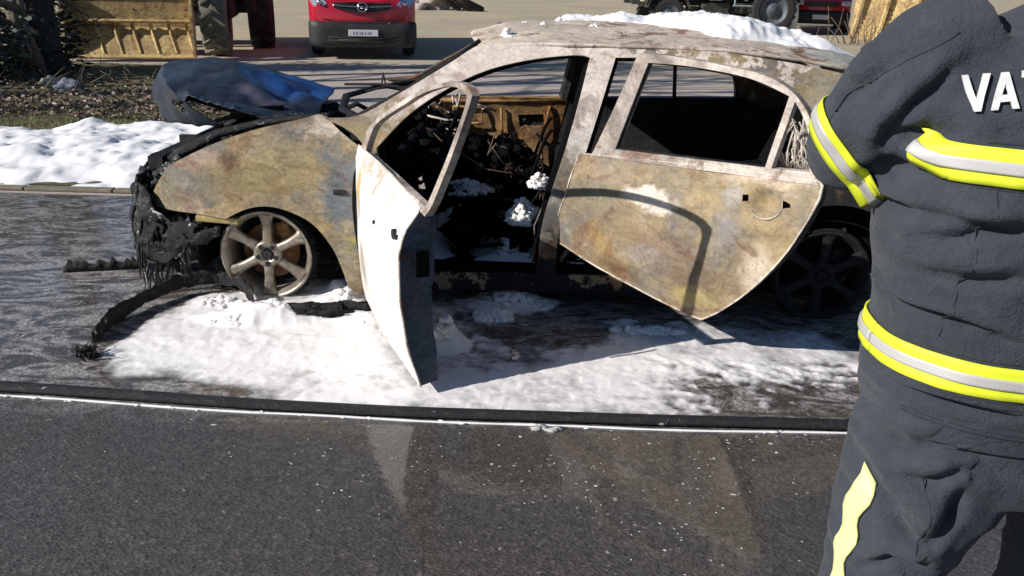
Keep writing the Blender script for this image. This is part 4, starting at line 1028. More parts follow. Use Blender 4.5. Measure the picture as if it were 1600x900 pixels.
JC = [[(-0.335, 1.26), (-0.335, 1.294), (-0.317, 1.326), (-0.296, 1.353), (-0.283, 1.379)], [(-0.326, 1.284), (-0.294, 1.294), (-0.272, 1.299)], [(-0.339, 1.185), (-0.32, 1.181), (-0.299, 1.184)], [(-0.274, 1.149), (-0.257, 1.154), (-0.228, 1.171), (-0.183, 1.184)], [(-0.317, 1.169), (-0.283, 1.184), (-0.249, 1.183), (-0.181, 1.175)], [(-0.325, 1.035), (-0.287, 1.036), (-0.245, 1.036), (-0.195, 1.03), (-0.145, 1.012)], [(-0.289, 1.236), (-0.317, 1.239), (-0.332, 1.221)], [(-0.407, 1.384), (-0.378, 1.389)], [(-0.409, 1.292), (-0.383, 1.346), (-0.347, 1.389)], [(-0.284, 1.097), (-0.235, 1.098), (-0.167, 1.112)], [(-0.304, 0.892), (-0.272, 0.905), (-0.216, 0.907), (-0.12, 0.903)]]
TC = [[(-0.258, 0.869), (-0.232, 0.891), (-0.203, 0.896)], [(-0.248, 0.813), (-0.207, 0.83), (-0.179, 0.852), (-0.158, 0.87)], [(-0.22, 0.815), (-0.174, 0.824), (-0.142, 0.831), (-0.121, 0.853), (-0.096, 0.858)], [(-0.277, 0.756), (-0.264, 0.727), (-0.245, 0.711), (-0.216, 0.698), (-0.195, 0.67)], [(-0.25, 0.7), (-0.229, 0.678), (-0.205, 0.653)], [(-0.259, 0.573), (-0.235, 0.611), (-0.185, 0.611)], [(-0.162, 0.765), (-0.17, 0.716), (-0.186, 0.667)], [(-0.24, 0.757), (-0.204, 0.769), (-0.169, 0.798)]]
def crease(d, x, y, z, lines, w_=.008, dep=.016):
    for li, pl in enumerate(lines):
        best = np.full(x.shape, 9.0); tt = np.zeros(x.shape); sg = np.zeros(x.shape)
        cum = [0]
        for a, c in zip(pl, pl[1:]): cum.append(cum[-1]+math.dist(a, c))
        for k, (a, c) in enumerate(zip(pl, pl[1:])):
            ex, ez = c[0]-a[0], c[1]-a[1]; L2 = ex*ex+ez*ez
            t = np.clip(((x-a[0])*ex+(z-a[1])*ez)/L2, 0, 1)
            rx, rz_ = x-a[0]-t*ex, z-a[1]-t*ez; ds = np.hypot(rx, rz_); m = ds < best
            best = np.where(m, ds, best); tt = np.where(m, (cum[k]+t*math.sqrt(L2))/cum[-1], tt); sg = np.where(m, ex*rz_-ez*rx, sg)
        up = np.sign(sg)*(1 if pl[-1][0] > pl[0][0] else -1)
        env = np.clip(np.sin(PI*np.clip(.12+tt*.76, 0, 1)), 0, 1)*(y < .03)
        wv = w_*(1+.35*math.sin(li*2.3))
        d = d-dep*env*np.exp(-(best/wv)**2)
        d = d+dep*.75*env*np.exp(-((best-2.4*wv)/(1.7*wv))**2)*(up > 0)
    return d
def wr_j(c):
    x, y, z = c[:, 0], c[:, 1], c[:, 2]
    n = fbm(x*3.0, y*3.0, z*7.5, 3); r = 1-np.abs(fbm(x*4+1.5*z, y*4, z*5.0-x*4, 3))*2.6
    n2 = fbm(x*2.2, y*4, z*2.2+4, 2)
    d = -.008+.005*n+.004*r*sstep(.8, 1.0, z)+.006*n2*(1-np.clip(np.abs(x)/.3, 0, 1)*.6)
    d = crease(d, x, y, z, JC)
    d -= .004*np.exp(-((z-.875+.01*n)/.004)**2)
    return d
jm = remesh_eval(bm, .0075, wr_j, 1)
# body: one continuous figure, mostly under the clothes
bm = bmesh.new()
loft(bm, [ring_(z, 0, 0, a, b_) for z, a, b_ in ((.80, .15, .10), (.92, .17, .11), (1.05, .15, .10), (1.25, .19, .12), (1.38, .19, .11), (1.44, .12, .08), (1.49, .06, .06), (1.58, .058, .062))])
for sx_, A_ in ((-1, ARM_L), (1, ARM_R)):
    tube(bm, A_, [.055, .055, .05, .046, .044, .04, .035, .030][:len(A_)], 12)
    h0 = A_[-1]; d0 = (A_[-1]-A_[-2]).normalized(); sd_ = Vector((0, 0, 1)).cross(d0).normalized()
    lump(bm, h0+d0*.055, (.042, .045, .022), 3, 2, .05)
    for f in range(4):
        b0 = h0+d0*.085+sd_*(-.03+.02*f); ln = (.065, .075, .07, .055)[f]
        tube(bm, [b0, b0+d0*ln*.5+Vector((0, 0, -.006)), b0+d0*ln*.8+Vector((0, 0, -.025)), b0+d0*ln*.85+Vector((0, 0, -.045))], [.010, .0095, .009, .008], 8)
    t0 = h0+d0*.03-sd_*.04*sx_
    tube(bm, [t0, t0+d0*.03-sd_*.025*sx_, t0+d0*.06-sd_*.028*sx_+Vector((0, 0, -.01))], [.012, .011, .009], 8)
for s_ in (-1, 1):
    tube(bm, [(s_*.12, 0, .85), (s_*.15, .0, .5), (s_*.16, .02, .12)], [.09, .06, .045], 12)
t = bmesh.ops.create_icosphere(bm, subdivisions=4, radius=1.0)
for v in t['verts']:
    c = v.co.copy()
    k = 1.0-.18*max(0, -c.z)*(1 if c.y > 0 else .6)
    v.co = Vector((c.x*.078*k, c.y*.098*(1-.1*max(0, -c.z)), c.z*.118+1.665))
    if c.y > .8 and abs(c.x) < .22 and -.35 < c.z < .15: v.co.y += .02*(1-abs(c.x)/.22)           # nose
    if c.y > .6 and .05 < c.z < .3 and .25 < abs(c.x) < .55: v.co.y -= .008                        # eye sockets
    if c.y > .7 and -.6 < c.z < -.45 and abs(c.x) < .35: v.co.y += .005                            # lips
for s_ in (-1, 1): lump(bm, (s_*.080, -.005, 1.655), (.012, .022, .034), 2, 2, .1)
bmesh.ops.recalc_face_normals(bm, faces=bm.faces)
bodym = remesh_eval(bm, .008, lambda c: np.zeros(len(c)), 0)
obj_from(bodym, 'body', m_skin, pz)
bm = bmesh.new()
t = bmesh.ops.create_icosphere(bm, subdivisions=4, radius=1.0)
kill = [v for v in t['verts'] if v.co.z < -.25 or (v.co.y > .45 and v.co.z < .45)]
for v in t['verts']: v.co = Vector((v.co.x*.087, v.co.y*.106-.004, v.co.z*.125+1.668))+v.normal*.004*mn.noise(v.co*14)
bmesh.ops.delete(bm, geom=kill, context='VERTS')
o = bm_obj('hair', bm, m_hair, pz, True); md = o.modifiers.new('s', 'SOLIDIFY'); md.thickness = .012
jacket = obj_from(jm, 'jacket', m_cloth, pz)
# trousers
bm = bmesh.new()
loft(bm, [ring_(z, -.005, 0, a, b_) for z, a, b_ in ((.72, .262, .15), (.78, .268, .155), (.86, .262, .155), (.92, .25, .15), (1.0, .2, .13))])
def leg(pts):
    loft(bm, [[Vector((cx+a*math.cos(t), cy+b_*math.sin(t), z)) for t in np.linspace(0, 2*PI, 29)[:-1]] for z, cx, cy, a, b_ in pts])
leg([(.06, -.185, .06, .085, .10), (.2, -.188, .04, .085, .098), (.40, -.190, .02, .090, .10), (.48, -.190, .0, .092, .108), (.58, -.182, -.01, .103, .125), (.67, -.160, -.01, .125, .14), (.76, -.135, 0, .142, .15), (.84, -.12, 0, .13, .14)])
leg([(.06, .20, .10, .085, .10), (.2, .20, .08, .088, .098), (.45, .175, .04, .095, .105), (.58, .160, .01, .108, .125), (.67, .150, -.0, .122, .14), (.76, .137, 0, .13, .15), (.84, .12, 0, .13, .14)])
bmesh.ops.recalc_face_normals(bm, faces=bm.faces)
def wr_t(c):
    x, y, z = c[:, 0], c[:, 1], c[:, 2]
    d = -.008+.007*fbm(x*4, y*4, z*7, 3)+.006*(1-np.abs(fbm(x*5-z*3, y*4, z*6+x*3, 3))*2.5)
    d = crease(d, x, y, z, TC, .009, .020)
    return d
tm = remesh_eval(bm, .0075, wr_t, 2)
trousers = obj_from(tm, 'trousers', m_cloth, pz)
for s_, yy in ((-.175, .06), (.20, .10)):
    bm = bmesh.new()
    loft(bm, [[Vector((s_+a*math.cos(t), yy+c+b_*math.sin(t), z)) for t in np.linspace(0, 2*PI, 21)[:-1]] for z, c, a, b_ in ((0, .05, .055, .145), (.03, .05, .06, .15), (.07, .04, .056, .135), (.11, 0, .055, .08), (.25, 0, .06, .07))])
    subsurf(bm_obj('boot', bm, m_boot, pz, True), 1)
def bvh(me): return BVHTree.FromPolygons([v.co[:] for v in me.vertices], [tuple(p.vertices) for p in me.polygons])
BJ, BT = bvh(jm), bvh(tm)
def snap_grid(name, P, D, tree, mat, parent, off=.004, th=.004):
    """P: grid of ray starts, D: grid of directions; cloth strip laid on what the rays hit"""
    nj, ni = len(P), len(P[0]); V = []; prev = None
    for j in range(nj):
        for i in range(ni):
            h, n, _, _ = tree.ray_cast(P[j][i], D[j][i], 1.0)
            if h is None: h, n, _, _ = tree.find_nearest(P[j][i]+D[j][i]*.3)
            V.append(h-D[j][i]*off)
    F = [(j*ni+i, j*ni+i+1, (j+1)*ni+i+1, (j+1)*ni+i) for j in range(nj-1) for i in range(ni-1)]
    A = np.array([v[:] for v in V]).reshape(nj, ni, 3)
    o = mesh_obj(name, A.reshape(-1, 3), F, mat, parent)
    md = o.modifiers.new('s', 'SOLIDIFY'); md.thickness = th; md.offset = 0
    return o
def torso_band(z_of, h, mat, name, parent, off, j=6):
    P, D = [], []
    for q in range(j+1):
        rp, rd = [], []
        for k in range(161):
            t = R(150)+R(240)*k/160 if False else R(180)+2*PI*k/160
            d = Vector((-math.cos(t)*.62, -math.sin(t)*.36, 0)); z = z_of(t)+h*(q/j-.5)
            st = Vector((math.cos(t)*.45, math.sin(t)*.30, z)); 
            rp.append(st); rd.append(d.normalized())
        P.append(rp); D.append(rd)
    return snap_grid(name, P, D, BJ, mat, parent, off)
# jacket bands (yellow with a silver stripe): hem band full circle, chest band on the back panel
def zhem(t): return .955+.020*math.cos(t)*-1*0
def band_strip(name, zfun, x0, x1, h, mat, off, parent, side=-1):
    P, D = [], []
    for q in range(7):
        rp, rd = [], []
        for k in range(91):
            x = x0+(x1-x0)*k/90; z = zfun(x)+h*(q/6-.5)
            ang = -math.asin(max(-1, min(1, x/.36)))*.75
            d = Vector((math.sin(ang)*1, math.cos(ang), 0))*-side
            d = Vector((math.sin(ang), math.cos(ang), 0)); st = Vector((x, 0, z))-d*.40
            rp.append(st); rd.append(d)
        P.append(rp); D.append(rd)
    return snap_grid(name, P, D, BJ, mat, parent, off)
zh = lambda t: .955
yb = torso_band(zh, .050, m_yel, 'hem_band', jacket, .004); sb_ = torso_band(zh, .016, m_silver, 'silver_stripe', yb, .008)
zc = lambda t: 1.232+.010*max(0, -math.cos(t))
zc2 = lambda x: 1.262+.012*sstep(-.2, -.29, x)
def arc_band(z, h, t0, t1, mat, name, parent, off):
    P, D = [], []
    for q in range(7):
        rp, rd = [], []
        for k in range(121):
            t = R(t0+(t1-t0)*k/120); zz = z+h*(q/6-.5)+.016*float(sstep(R(205), R(188), t))
            dr = Vector((-math.cos(t)*.45, -math.sin(t)*.30, 0)).normalized()
            rp.append(Vector((math.cos(t)*.42, math.sin(t)*.30, zz))); rd.append(dr)
        P.append(rp); D.append(rd)
    return snap_grid(name, P, D, BJ, mat, parent, off)
yb = arc_band(1.262, .050, 193.5, 346.5, m_yel, 'chest_band', jacket, .004); arc_band(1.262, .016, 193.8, 346.2, m_silver, 'silver_stripe', yb, .008)
def sleeve_band(A_, i0, t0, h, mat, name, parent, off, nrm=None):
    c = A_[i0].lerp(A_[i0+1], t0); ax = nrm or (A_[i0+1]-A_[i0]).normalized(); x, y = frame(ax)
    P, D = [], []
    for q in range(7):
        rp, rd = [], []
        for k in range(73):
            t = 2*PI*k/72; d = -(x*math.cos(t)+y*math.sin(t)); cc = c+ax*h*(q/6-.5)
            rp.append(cc-d*.16); rd.append(d)
        P.append(rp); D.append(rd)
    nj, ni = 7, 73; V = []
    for j in range(nj):
        for i in range(ni):
            h_, n_, _, _ = BJ.ray_cast(P[j][i], D[j][i], .16)
            cc = P[j][i]+D[j][i]*.16
            p = h_ if h_ is not None else cc-D[j][i]*.08
            if (p-cc).length > .105: p = cc-D[j][i]*.092
            V.append(p-D[j][i]*off)
    F = [(j*ni+i, j*ni+i+1, (j+1)*ni+i+1, (j+1)*ni+i) for j in range(nj-1) for i in range(ni-1)]
    o = mesh_obj(name, V, F, mat, parent); md = o.modifiers.new('s', 'SOLIDIFY'); md.thickness = .003; md.offset = 0
    return o
for A_, nn in ((ARM_L, Vector((-.62, .42, -.66)).normalized()), (ARM_R, None)):
    sh_ = Vector((-.02, .02, -.035)) if nn else Vector((0, 0, 0)); B_ = [p_+sh_ for p_ in A_]
    yb = sleeve_band(B_, 3, .0, .042, m_yel, 'sleeve_band', jacket, .004, nn); sleeve_band(B_, 3, .0, .016, m_silver, 'silver_stripe', yb, .007, nn)
# stripe down the outside of the trouser leg
m_fade = plain('faded_yellow_strip', (.82, .88, .36), .5, 0, .1, 30, .1)
for sx_ in (-1, 1):
    P, D = [], []
    for q in range(30):
        z = .742-.50*q/29; rp, rd = [], []
        for k in range(7):
            cx = sx_*ip(z, [.3, .5, .6, .7], [.19, .188, .178, .155]); t = R(205)+(k/6-.5)*R(17)+.05*math.sin(q*1.1)
            d = Vector((-math.cos(t)*-sx_*-1, -math.sin(t), 0)) if sx_ < 0 else Vector((math.cos(t), -math.sin(t), 0))
            d = Vector((math.cos(t)*sx_, -math.sin(t), 0))
            rp.append(Vector((cx, 0, z-(k/6)*.018))-d*.3); rd.append(d)
        P.append(rp); D.append(rd)
    snap_grid('leg_stripe', P, D, BT, m_fade, trousers, .004)
# printed word across the shoulders
m_seam = plain('seam_thread', lin((40, 44, 52)), .8, 0, .2, 90, .2)
def seam(tree, pts, parent, r_=.0012, yv=-.5, mat=None, name='seam'):
    P_ = []
    for a, c in zip(pts, pts[1:]):
        for t in np.linspace(0, 1, 10)[:-1]:
            x = a[0]+(c[0]-a[0])*t; z = a[1]+(c[1]-a[1])*t
            h, n, _, _ = tree.ray_cast(Vector((x, yv, z)), Vector((0, 1, 0)), 1.0)
            if h: P_.append(h+Vector((0, -.0003, 0)))
    if len(P_) > 2:
        bm = bmesh.new(); tube(bm, P_, r_, 5); bm_obj(name, bm, mat or m_seam, parent, True)
for z in (.925, .985, 1.232, 1.292):
    seam(BJ, [(-.24, z), (-.1, z), (.1, z), (.24, z)], jacket)
seam(BJ, [(-.22, 1.24), (-.23, 1.12), (-.235, .99)], jacket); seam(BJ, [(.22, 1.24), (.23, 1.12), (.235, .99)], jacket)
seam(BJ, [(-.40, 1.28), (-.375, 1.33), (-.33, 1.385), (-.27, 1.43)], jacket)
seam(BJ, [(-.25, .868), (-.1, .862), (.1, .862), (.25, .868)], jacket, .0016); seam(BJ, [(-.25, .874), (-.1, .868), (.1, .868), (.25, .874)], jacket)
seam(BT, [(-.215, .80), (-.205, .66), (-.215, .45), (-.215, .2)], trousers); seam(BT, [(0, .86), (-.005, .78)], trousers, .0018)
GL = {'V': [[(0, 1), (.33, 0)], [(.66, 1), (.33, 0)]], 'A': [[(0, 0), (.33, 1)], [(.66, 0), (.33, 1)], [(.16, .30), (.50, .30)]], 'T': [[(-.02, .91), (.62, .91)], [(.30, .9), (.30, 0)]],
      'R': [[(.1, 0), (.1, 1)], [(.1, .91), (.4, .91), (.52, .72), (.4, .52), (.1, .52)], [(.32, .5), (.56, 0)]], 'O': [[(.3, .92), (.5, .8), (.5, .2), (.3, .08), (.1, .2), (.1, .8), (.3, .92)]],
      'G': [[(.5, .75), (.42, .9), (.2, .9), (.1, .75), (.1, .2), (.22, .08), (.4, .08), (.5, .2), (.5, .45), (.32, .45)]], 'S': [[(.5, .78), (.4, .92), (.2, .92), (.1, .75), (.2, .55), (.4, .48), (.5, .3), (.4, .08), (.2, .08), (.08, .22)]],
      'C': [[(.5, .75), (.4, .92), (.2, .92), (.1, .75), (.1, .22), (.2, .08), (.4, .08), (.5, .22)]], 'I': [[(.1, 0), (.1, 1)]]}
def back_y(x, z):
    ys = []
    for dx, dz in ((0, 0), (.005, 0), (-.005, 0), (0, .005), (0, -.005), (.01, .0), (-.01, 0), (0, .01), (0, -.01)):
        h, n, _, _ = BJ.ray_cast(Vector((x+dx, -.5, z+dz)), Vector((0, 1, 0)), 1.0)
        if h: ys.append(h.y)
    return min(ys) if ys else -.12
xx = 0.0; CAP = .0445; X0 = -.268
for ci, ch in enumerate('VATROGASCI'):
    bm = bmesh.new()
    for si, st in enumerate(GL[ch]):
        pts = []
        for p0, p1 in zip(st, st[1:]):
            m_ = max(2, int(math.dist(p0, p1)*9))
            for q in range(m_): pts.append(Vector(p0).lerp(Vector(p1), q/m_))
        pts.append(Vector(st[-1]))
        rows = []
        for k, p in enumerate(pts):
            d = (pts[min(k+1, len(pts)-1)]-pts[max(k-1, 0)]).normalized(); nrm = Vector((-d.y, d.x)); hw = .092
            if ch in 'VA' and len(st) == 2 and si < 2: nrm = Vector((1, 0)); hw = .098
            row = []
            for sgn in (-1, 1):
                q = p+nrm*hw*sgn; gx = X0+(xx+q.x)*CAP*.72; gz = 1.328+q.y*CAP+.14*min((xx+q.x)*CAP, .2); gy = back_y(gx, gz)-.0026-.0004*si
                row.append((bm.verts.new((gx, gy, gz)), bm.verts.new((gx, gy+.003, gz))))
            rows.append(row)
        for r0, r1 in zip(rows, rows[1:]):
            for f in ((r0[0][0], r1[0][0], r1[1][0], r0[1][0]), (r0[0][1], r0[1][1], r1[1][1], r1[0][1]), (r0[0][0], r0[0][1], r1[0][1], r1[0][0]), (r0[1][0], r1[1][0], r1[1][1], r0[1][1])): bm.faces.new(f)
        for r0 in (rows[0], rows[-1]): bm.faces.new((r0[0][0], r0[1][0], r0[1][1], r0[0][1]))
    bmesh.ops.recalc_face_normals(bm, faces=bm.faces)
    bm_obj('letter', bm, m_letter, jacket, False)
    xx += .42 if ch == 'I' else .86

# ============================================================ VEHICLES BEHIND
def tyre_bm(bm, c, rad, wid, n=40, tread=18, lug=.03, rz=0, M0=None):
    Mx = Matrix.Translation(c) @ Matrix.Rotation(rz, 4, 'Z')
    h = wid/2
    lathe(bm, [(-h*.7, rad*.58), (-h, rad*.66), (-h, rad*.88), (-h*.82, rad*.97), (0, rad), (h*.82, rad*.97), (h, rad*.88), (h, rad*.66), (h*.7, rad*.58)], n, Mx)
    for k in range(tread):
        a = 2*PI*k/tread
        for s_ in (-1, 1):
            aa = a+(PI/tread if s_ > 0 else 0)
            p = Vector((rad*math.cos(aa), s_*h*.45, rad*math.sin(aa)))
            rot = Matrix.Rotation(-aa+PI/2, 3, 'Y') @ Matrix.Rotation(s_*.6, 3, 'Z')
            box(bm, Mx @ p, (rad*.09, h*1.0, lug*2), Mx.to_3x3() @ rot)
# ---- red van
vx, vy = ip(0, [0], [-2.78]), 15.15
van = thing('red_van', 'red van facing the camera with black lower bumper', 'van', (vx, vy-.15, 0), R(10.5))
def vring(y, z0, z1, hw, r=.12, tum=0.0, n=8):
    pts = []
    for (sx_, sz) in ((1, 0), (1, 1), (-1, 1), (-1, 0)):
        cx = sx_*(hw-r-(tum if sz else 0)); cz = (z1-r) if sz else (z0+r)
        a0 = {(1, 0): -90, (1, 1): 0, (-1, 1): 90, (-1, 0): 180}[(sx_, sz)]
        for k in range(n): a = R(a0+90*k/(n-1)); pts.append(Vector((cx+r*math.cos(a), y, cz+r*math.sin(a))))
    return pts
bm = bmesh.new()
loft(bm, [vring(-.02, .52, .98, .78, .14), vring(.04, .48, 1.02, .88, .14), vring(.16, .40, 1.08, .935, .12), vring(.45, .3, 1.16, .955, .10), vring(.95, .3, 1.26, .955, .12, .04), vring(1.25, .3, 1.52, .955, .12, .08), vring(1.7, .3, 1.84, .955, .16, .12), vring(2.3, .3, 1.93, .955, .16, .1), vring(4.7, .3, 1.93, .955, .16, .1), vring(4.95, .35, 1.85, .92, .2, .1)])
vb = bm_obj('body', bm, m_red, van, True); vb.data.set_sharp_from_angle(angle=R(50))
bm = bmesh.new()
loft(bm, [vring(-.075, .27, .52, .70, .10), vring(-.06, .23, .60, .80, .10), vring(0, .20, .66, .90, .10), vring(.12, .20, .68, .955, .10), vring(.5, .22, .60, .962, .10)])
vbm_ = bm_obj('front_bumper', bm, m_grime, van, True)
bm = bmesh.new(); tube(bm, [(x, -.036+.16*abs(x)**3, 1.005+.045*(1-abs(x))) for x in np.linspace(-.84, .84, 17)], .006, 5); bm_obj('bonnet_gap', bm, m_blkpl, van)
bm = bmesh.new(); tube(bm, [(x, -.062+.13*abs(x)**3, .705-.06*(1-(x/.85)**2)) for x in np.linspace(-.85, .85, 17)], .007, 5); bm_obj('bumper_gap', bm, m_blkpl, van)
bm = bmesh.new()
for z in (.30, .36): tube(bm, [(-.62, -.07, z+.03), (-.3, -.085, z), (.3, -.085, z), (.62, -.07, z+.03)], .010, 6)
box(bm, (0, -.083, .33), (.9, .012, .035)); bm_obj('bumper_slat', bm, m_rub, vbm_, True)
bm = bmesh.new()
for s_ in (-1, 1):
    box(bm, (s_*.74, -.02, .52), (.09, .05, .05), Matrix.Rotation(s_*.35, 3, 'Z'))
bevel(bm_obj('fog_lamp', bm, m_chrome, vbm_), .012)
# grille: wide dark smile with chrome bar and round badge
def rib(pts_top, pts_bot, y, bm, th=.03):
    V = [bm.verts.new((x, y+abs(x)**2*.14, z)) for x, z in pts_top]+[bm.verts.new((x, y+abs(x)**2*.14, z)) for x, z in pts_bot[::-1]]
    V2 = [bm.verts.new((v.co.x, v.co.y+th, v.co.z)) for v in V]
    bm.faces.new(V); bm.faces.new(V2[::-1])
    for k in range(len(V)): bm.faces.new((V[k], V2[k], V2[(k+1) % len(V)], V[(k+1) % len(V)]))
bm = bmesh.new(); xs = np.linspace(-.60, .60, 17)
rib([(x, .955+.01*math.cos(x*2)) for x in xs], [(x, .80+.10*abs(x/.6)**2) for x in xs], -.055, bm)
gr = bm_obj('grille', bm, m_blkpl, van)
bm = bmesh.new()
tube(bm, [(x, -.068+x*x*.14, .895+.03*abs(x/.6)**2) for x in np.linspace(-.52, -.11, 8)], .009, 6); tube(bm, [(x, -.068+x*x*.14, .895+.03*abs(x/.6)**2) for x in np.linspace(.11, .52, 8)], .009, 6)
bm_obj('grille_bar', bm, m_chrome, gr, True)
bm = bmesh.new()
tube(bm, [(.085*math.cos(a), -.080, .89+.075*math.sin(a)) for a in np.linspace(0, 2*PI, 25)], .012, 7)
tube(bm, [(-.085, -.085, .90), (.03, -.085, .905), (-.03, -.085, .875), (.085, -.085, .88)], .010, 6)
bm_obj('badge', bm, m_chrome, gr, True)
for s_, mt in ((-1, m_lens), (1, plain('blue_tinted_lens', (.25, .38, .68), .12, .2, .3, 15, .1))):
    bm = bmesh.new()
    V = [(.60, .93), (.66, 1.0), (.80, 1.06), (.90, 1.05), (.90, .96), (.82, .88), (.72, .86)]
    a = [bm.verts.new((s_*x, -.03+.30*max(0, x-.6)**1.5+.0, z)) for x, z in V]; c = [bm.verts.new((s_*x, .10+.30*max(0, x-.6)**1.5, z)) for x, z in V]
    if s_ < 0: a, c = a[::-1], c[::-1]
    bm.faces.new(a[::-1] if True else a); bm.faces.new(c)
    for k in range(len(a)): bm.faces.new((a[k], a[(k+1) % 7], c[(k+1) % 7], c[k]))
    bmesh.ops.recalc_face_normals(bm, faces=bm.faces)
    h = bevel(bm_obj('headlight', bm, mt, van), .012)
    bm = bmesh.new(); t = bmesh.ops.create_uvsphere(bm, u_segments=16, v_segments=10, radius=.045, matrix=Matrix.Translation((s_*.74, -.012, .955))); bm_obj('lamp_reflector', bm, m_chrome, h, True)
bm = bmesh.new(); box(bm, (0, -.098, .455), (.52, .012, .112)); pl = bevel(bm_obj('number_plate', bm, m_plate, van), .006)
bm = bmesh.new()
x = -.17
for wd in (.030, .030, .018, .030, .030, .018, .03):       # only soft dark marks can be made out
    box(bm, (x, -.1065, .455), (wd*.55, .004, .05)); x += wd+.022
bm_obj('plate_mark', bm, plain('worn_plate_ink', (.33, .34, .38), .5, 0, .3, 30), pl)
bm = bmesh.new(); box(bm, (.45, .005, .60), (.03, .10, .07), Matrix.Rotation(.4, 3, 'Y')); bm_obj('tow_cover', bm, m_chrome, van)
bm = bmesh.new()
V = [(-.78, 1.10, 1.34), (.78, 1.10, 1.34), (.68, 1.62, 1.80), (-.68, 1.62, 1.80)]
q = [bm.verts.new((x, y-.05, z)) for x, y, z in V]; q2 = [bm.verts.new((x, y+.03, z)) for x, y, z in V]
bm.faces.new(q); bm.faces.new(q2[::-1]); [bm.faces.new((q[k], q2[k], q2[(k+1) % 4], q[(k+1) % 4])) for k in range(4)]
bm_obj('windscreen', bm, m_glass, van)
for s_ in (-1, 1):
    for y in (.85, 4.0):
        bm = bmesh.new(); tyre_bm(bm, (s_*.84, y, .34), .34, .22, 32, 0, 0, PI/2); bm_obj('wheel', bm, m_rub, van, True)
    bm = bmesh.new(); box(bm, (s_*1.06, 1.25, 1.25), (.18, .10, .26)); bevel(bm_obj('door_mirror', bm, m_blkpl, van), .04)

# ---- wheel loader with yellow bucket
ld = thing('wheel_loader', 'rusty wheel loader with a worn yellow bucket in front', 'loader', (-5.90, 14.4, 0), R(14))
# local: +x to the machine's left as seen, -y forward
bm = bmesh.new()
prof = [(-.50, .05), (-.58, .10), (-.62, .35), (-.50, .75), (-.38, 1.08), (-.30, 1.14)]
prof2 = [(-.46, .10), (-.54, .14), (-.575, .36), (-.46, .73), (-.34, 1.05), (-.28, 1.10)]
W_ = .97
def extr(bm, poly, x0, x1):
    A = [bm.verts.new((x0, y, z)) for y, z in poly]; B = [bm.verts.new((x1, y, z)) for y, z in poly]
    bm.faces.new(A); bm.faces.new(B[::-1])
    for k in range(len(poly)): bm.faces.new((A[k], B[k], B[(k+1) % len(poly)], A[(k+1) % len(poly)]))
shell = [(-.95, .06), (-.55, .04), (-.46, .10), (-.42, .40), (-.50, .80), (-.62, 1.05), (-.66, 1.04), (-.55, .78), (-.48, .40), (-.52, .14), (-.60, .09), (-.95, .10)]
# bucket: its back leans to the machine, open side and lip forward, seen from the front
bx = -.62
extr(bm, [(-.62, .03), (-.55, .06), (-.30, .50), (-.34, 1.0), (-.40, 1.10), (-.45, 1.08), (-.40, .98), (-.37, .52), (-.60, .10), (-.66, .06)], bx-W_, bx+W_)
bmesh.ops.recalc_face_normals(bm, faces=bm.faces)
bk = bevel(bm_obj('bucket', bm, m_bucket, ld), .01)
bm = bmesh.new()
tube(bm, [(bx-W_, -.47, .62), (bx+W_, -.47, .62)], .035, 6); tube(bm, [(bx-W_, -.48, .08), (bx+W_, -.60, .08)], .03, 6)
for k in range(7):
    x = bx-W_+.15+k*.28
    tube(bm, [(x, -.42, .58), (x+.05, -.46, .35), (x+.12, -.58, .12)], .03, 5)
bmesh.ops.recalc_face_normals(bm, faces=bm.faces)
bm_obj('bucket_rib', bm, m_bucket, bk, False)
for s_ in (-1, 1):
    bm = bmesh.new(); extr(bm, [(-.66, .04), (-.62, .55), (-.50, 1.10), (-.38, 1.12), (-.28, .5), (-.50, .04)], bx+s_*W_-.02, bx+s_*W_+.02)
    bmesh.ops.recalc_face_normals(bm, faces=bm.faces); bm_obj('bucket_side', bm, m_bucket, bk)
for s_ in (-.25, .55):
    bm = bmesh.new(); tube(bm, [(bx+.3+s_, -.32, .75), (bx+.45+s_, .1, 1.35), (bx+.6+s_, .8, 1.5), (bx+.7+s_, 1.6, 1.3)], .09, 6, True, 1.2); bm_obj('lift_arm', bm, m_arm, ld)
    bm = bmesh.new(); tube(bm, [(bx+.42+s_, -.30, .95), (bx+.62+s_, .2, 1.15), (bx+.72+s_, 1.0, .8)], .05, 8); bm_obj('ram', bm, m_arm, ld, True)
bm = bmesh.new()
box(bm, (.45, 1.5, .95), (.9, 1.8, .7)); box(bm, (.35, 2.6, 1.5), (1.3, 1.6, 1.4), None, .85); box(bm, (.45, 3.9, 1.1), (1.3, 1.6, 1.0), None, .9)
box(bm, (.45, .55, .75), (.7, .3, .5)); box(bm, (1.15, 2.0, .85), (.25, .9, .35))
bevel(bm_obj('chassis', bm, m_machine, ld), .05)
bm = bmesh.new(); box(bm, (.35, 2.6, 2.35), (1.3, 1.5, .9), None, .9); bevel(bm_obj('cab', bm, m_machine, ld), .06)
for (x, y) in ((.62, .62), (1.32, 2.3), (-.75, .9), (-.55, 3.2)):
    bm = bmesh.new(); tyre_bm(bm, (x, y, .60), .60, .46, 40, 16, .035, PI/2); bm_obj('tyre', bm, m_mudrub if x > .5 and y < 1 else m_rub, ld, False)
    bm = bmesh.new(); lathe(bm, [(-.16, .01), (-.16, .2), (-.2, .34), (.2, .34), (.16, .2), (.16, .01)], 24, Matrix.Translation((x, y, .6)) @ Matrix.Rotation(PI/2, 4, 'Z')); bm_obj('rim', bm, m_machine, ld, True)

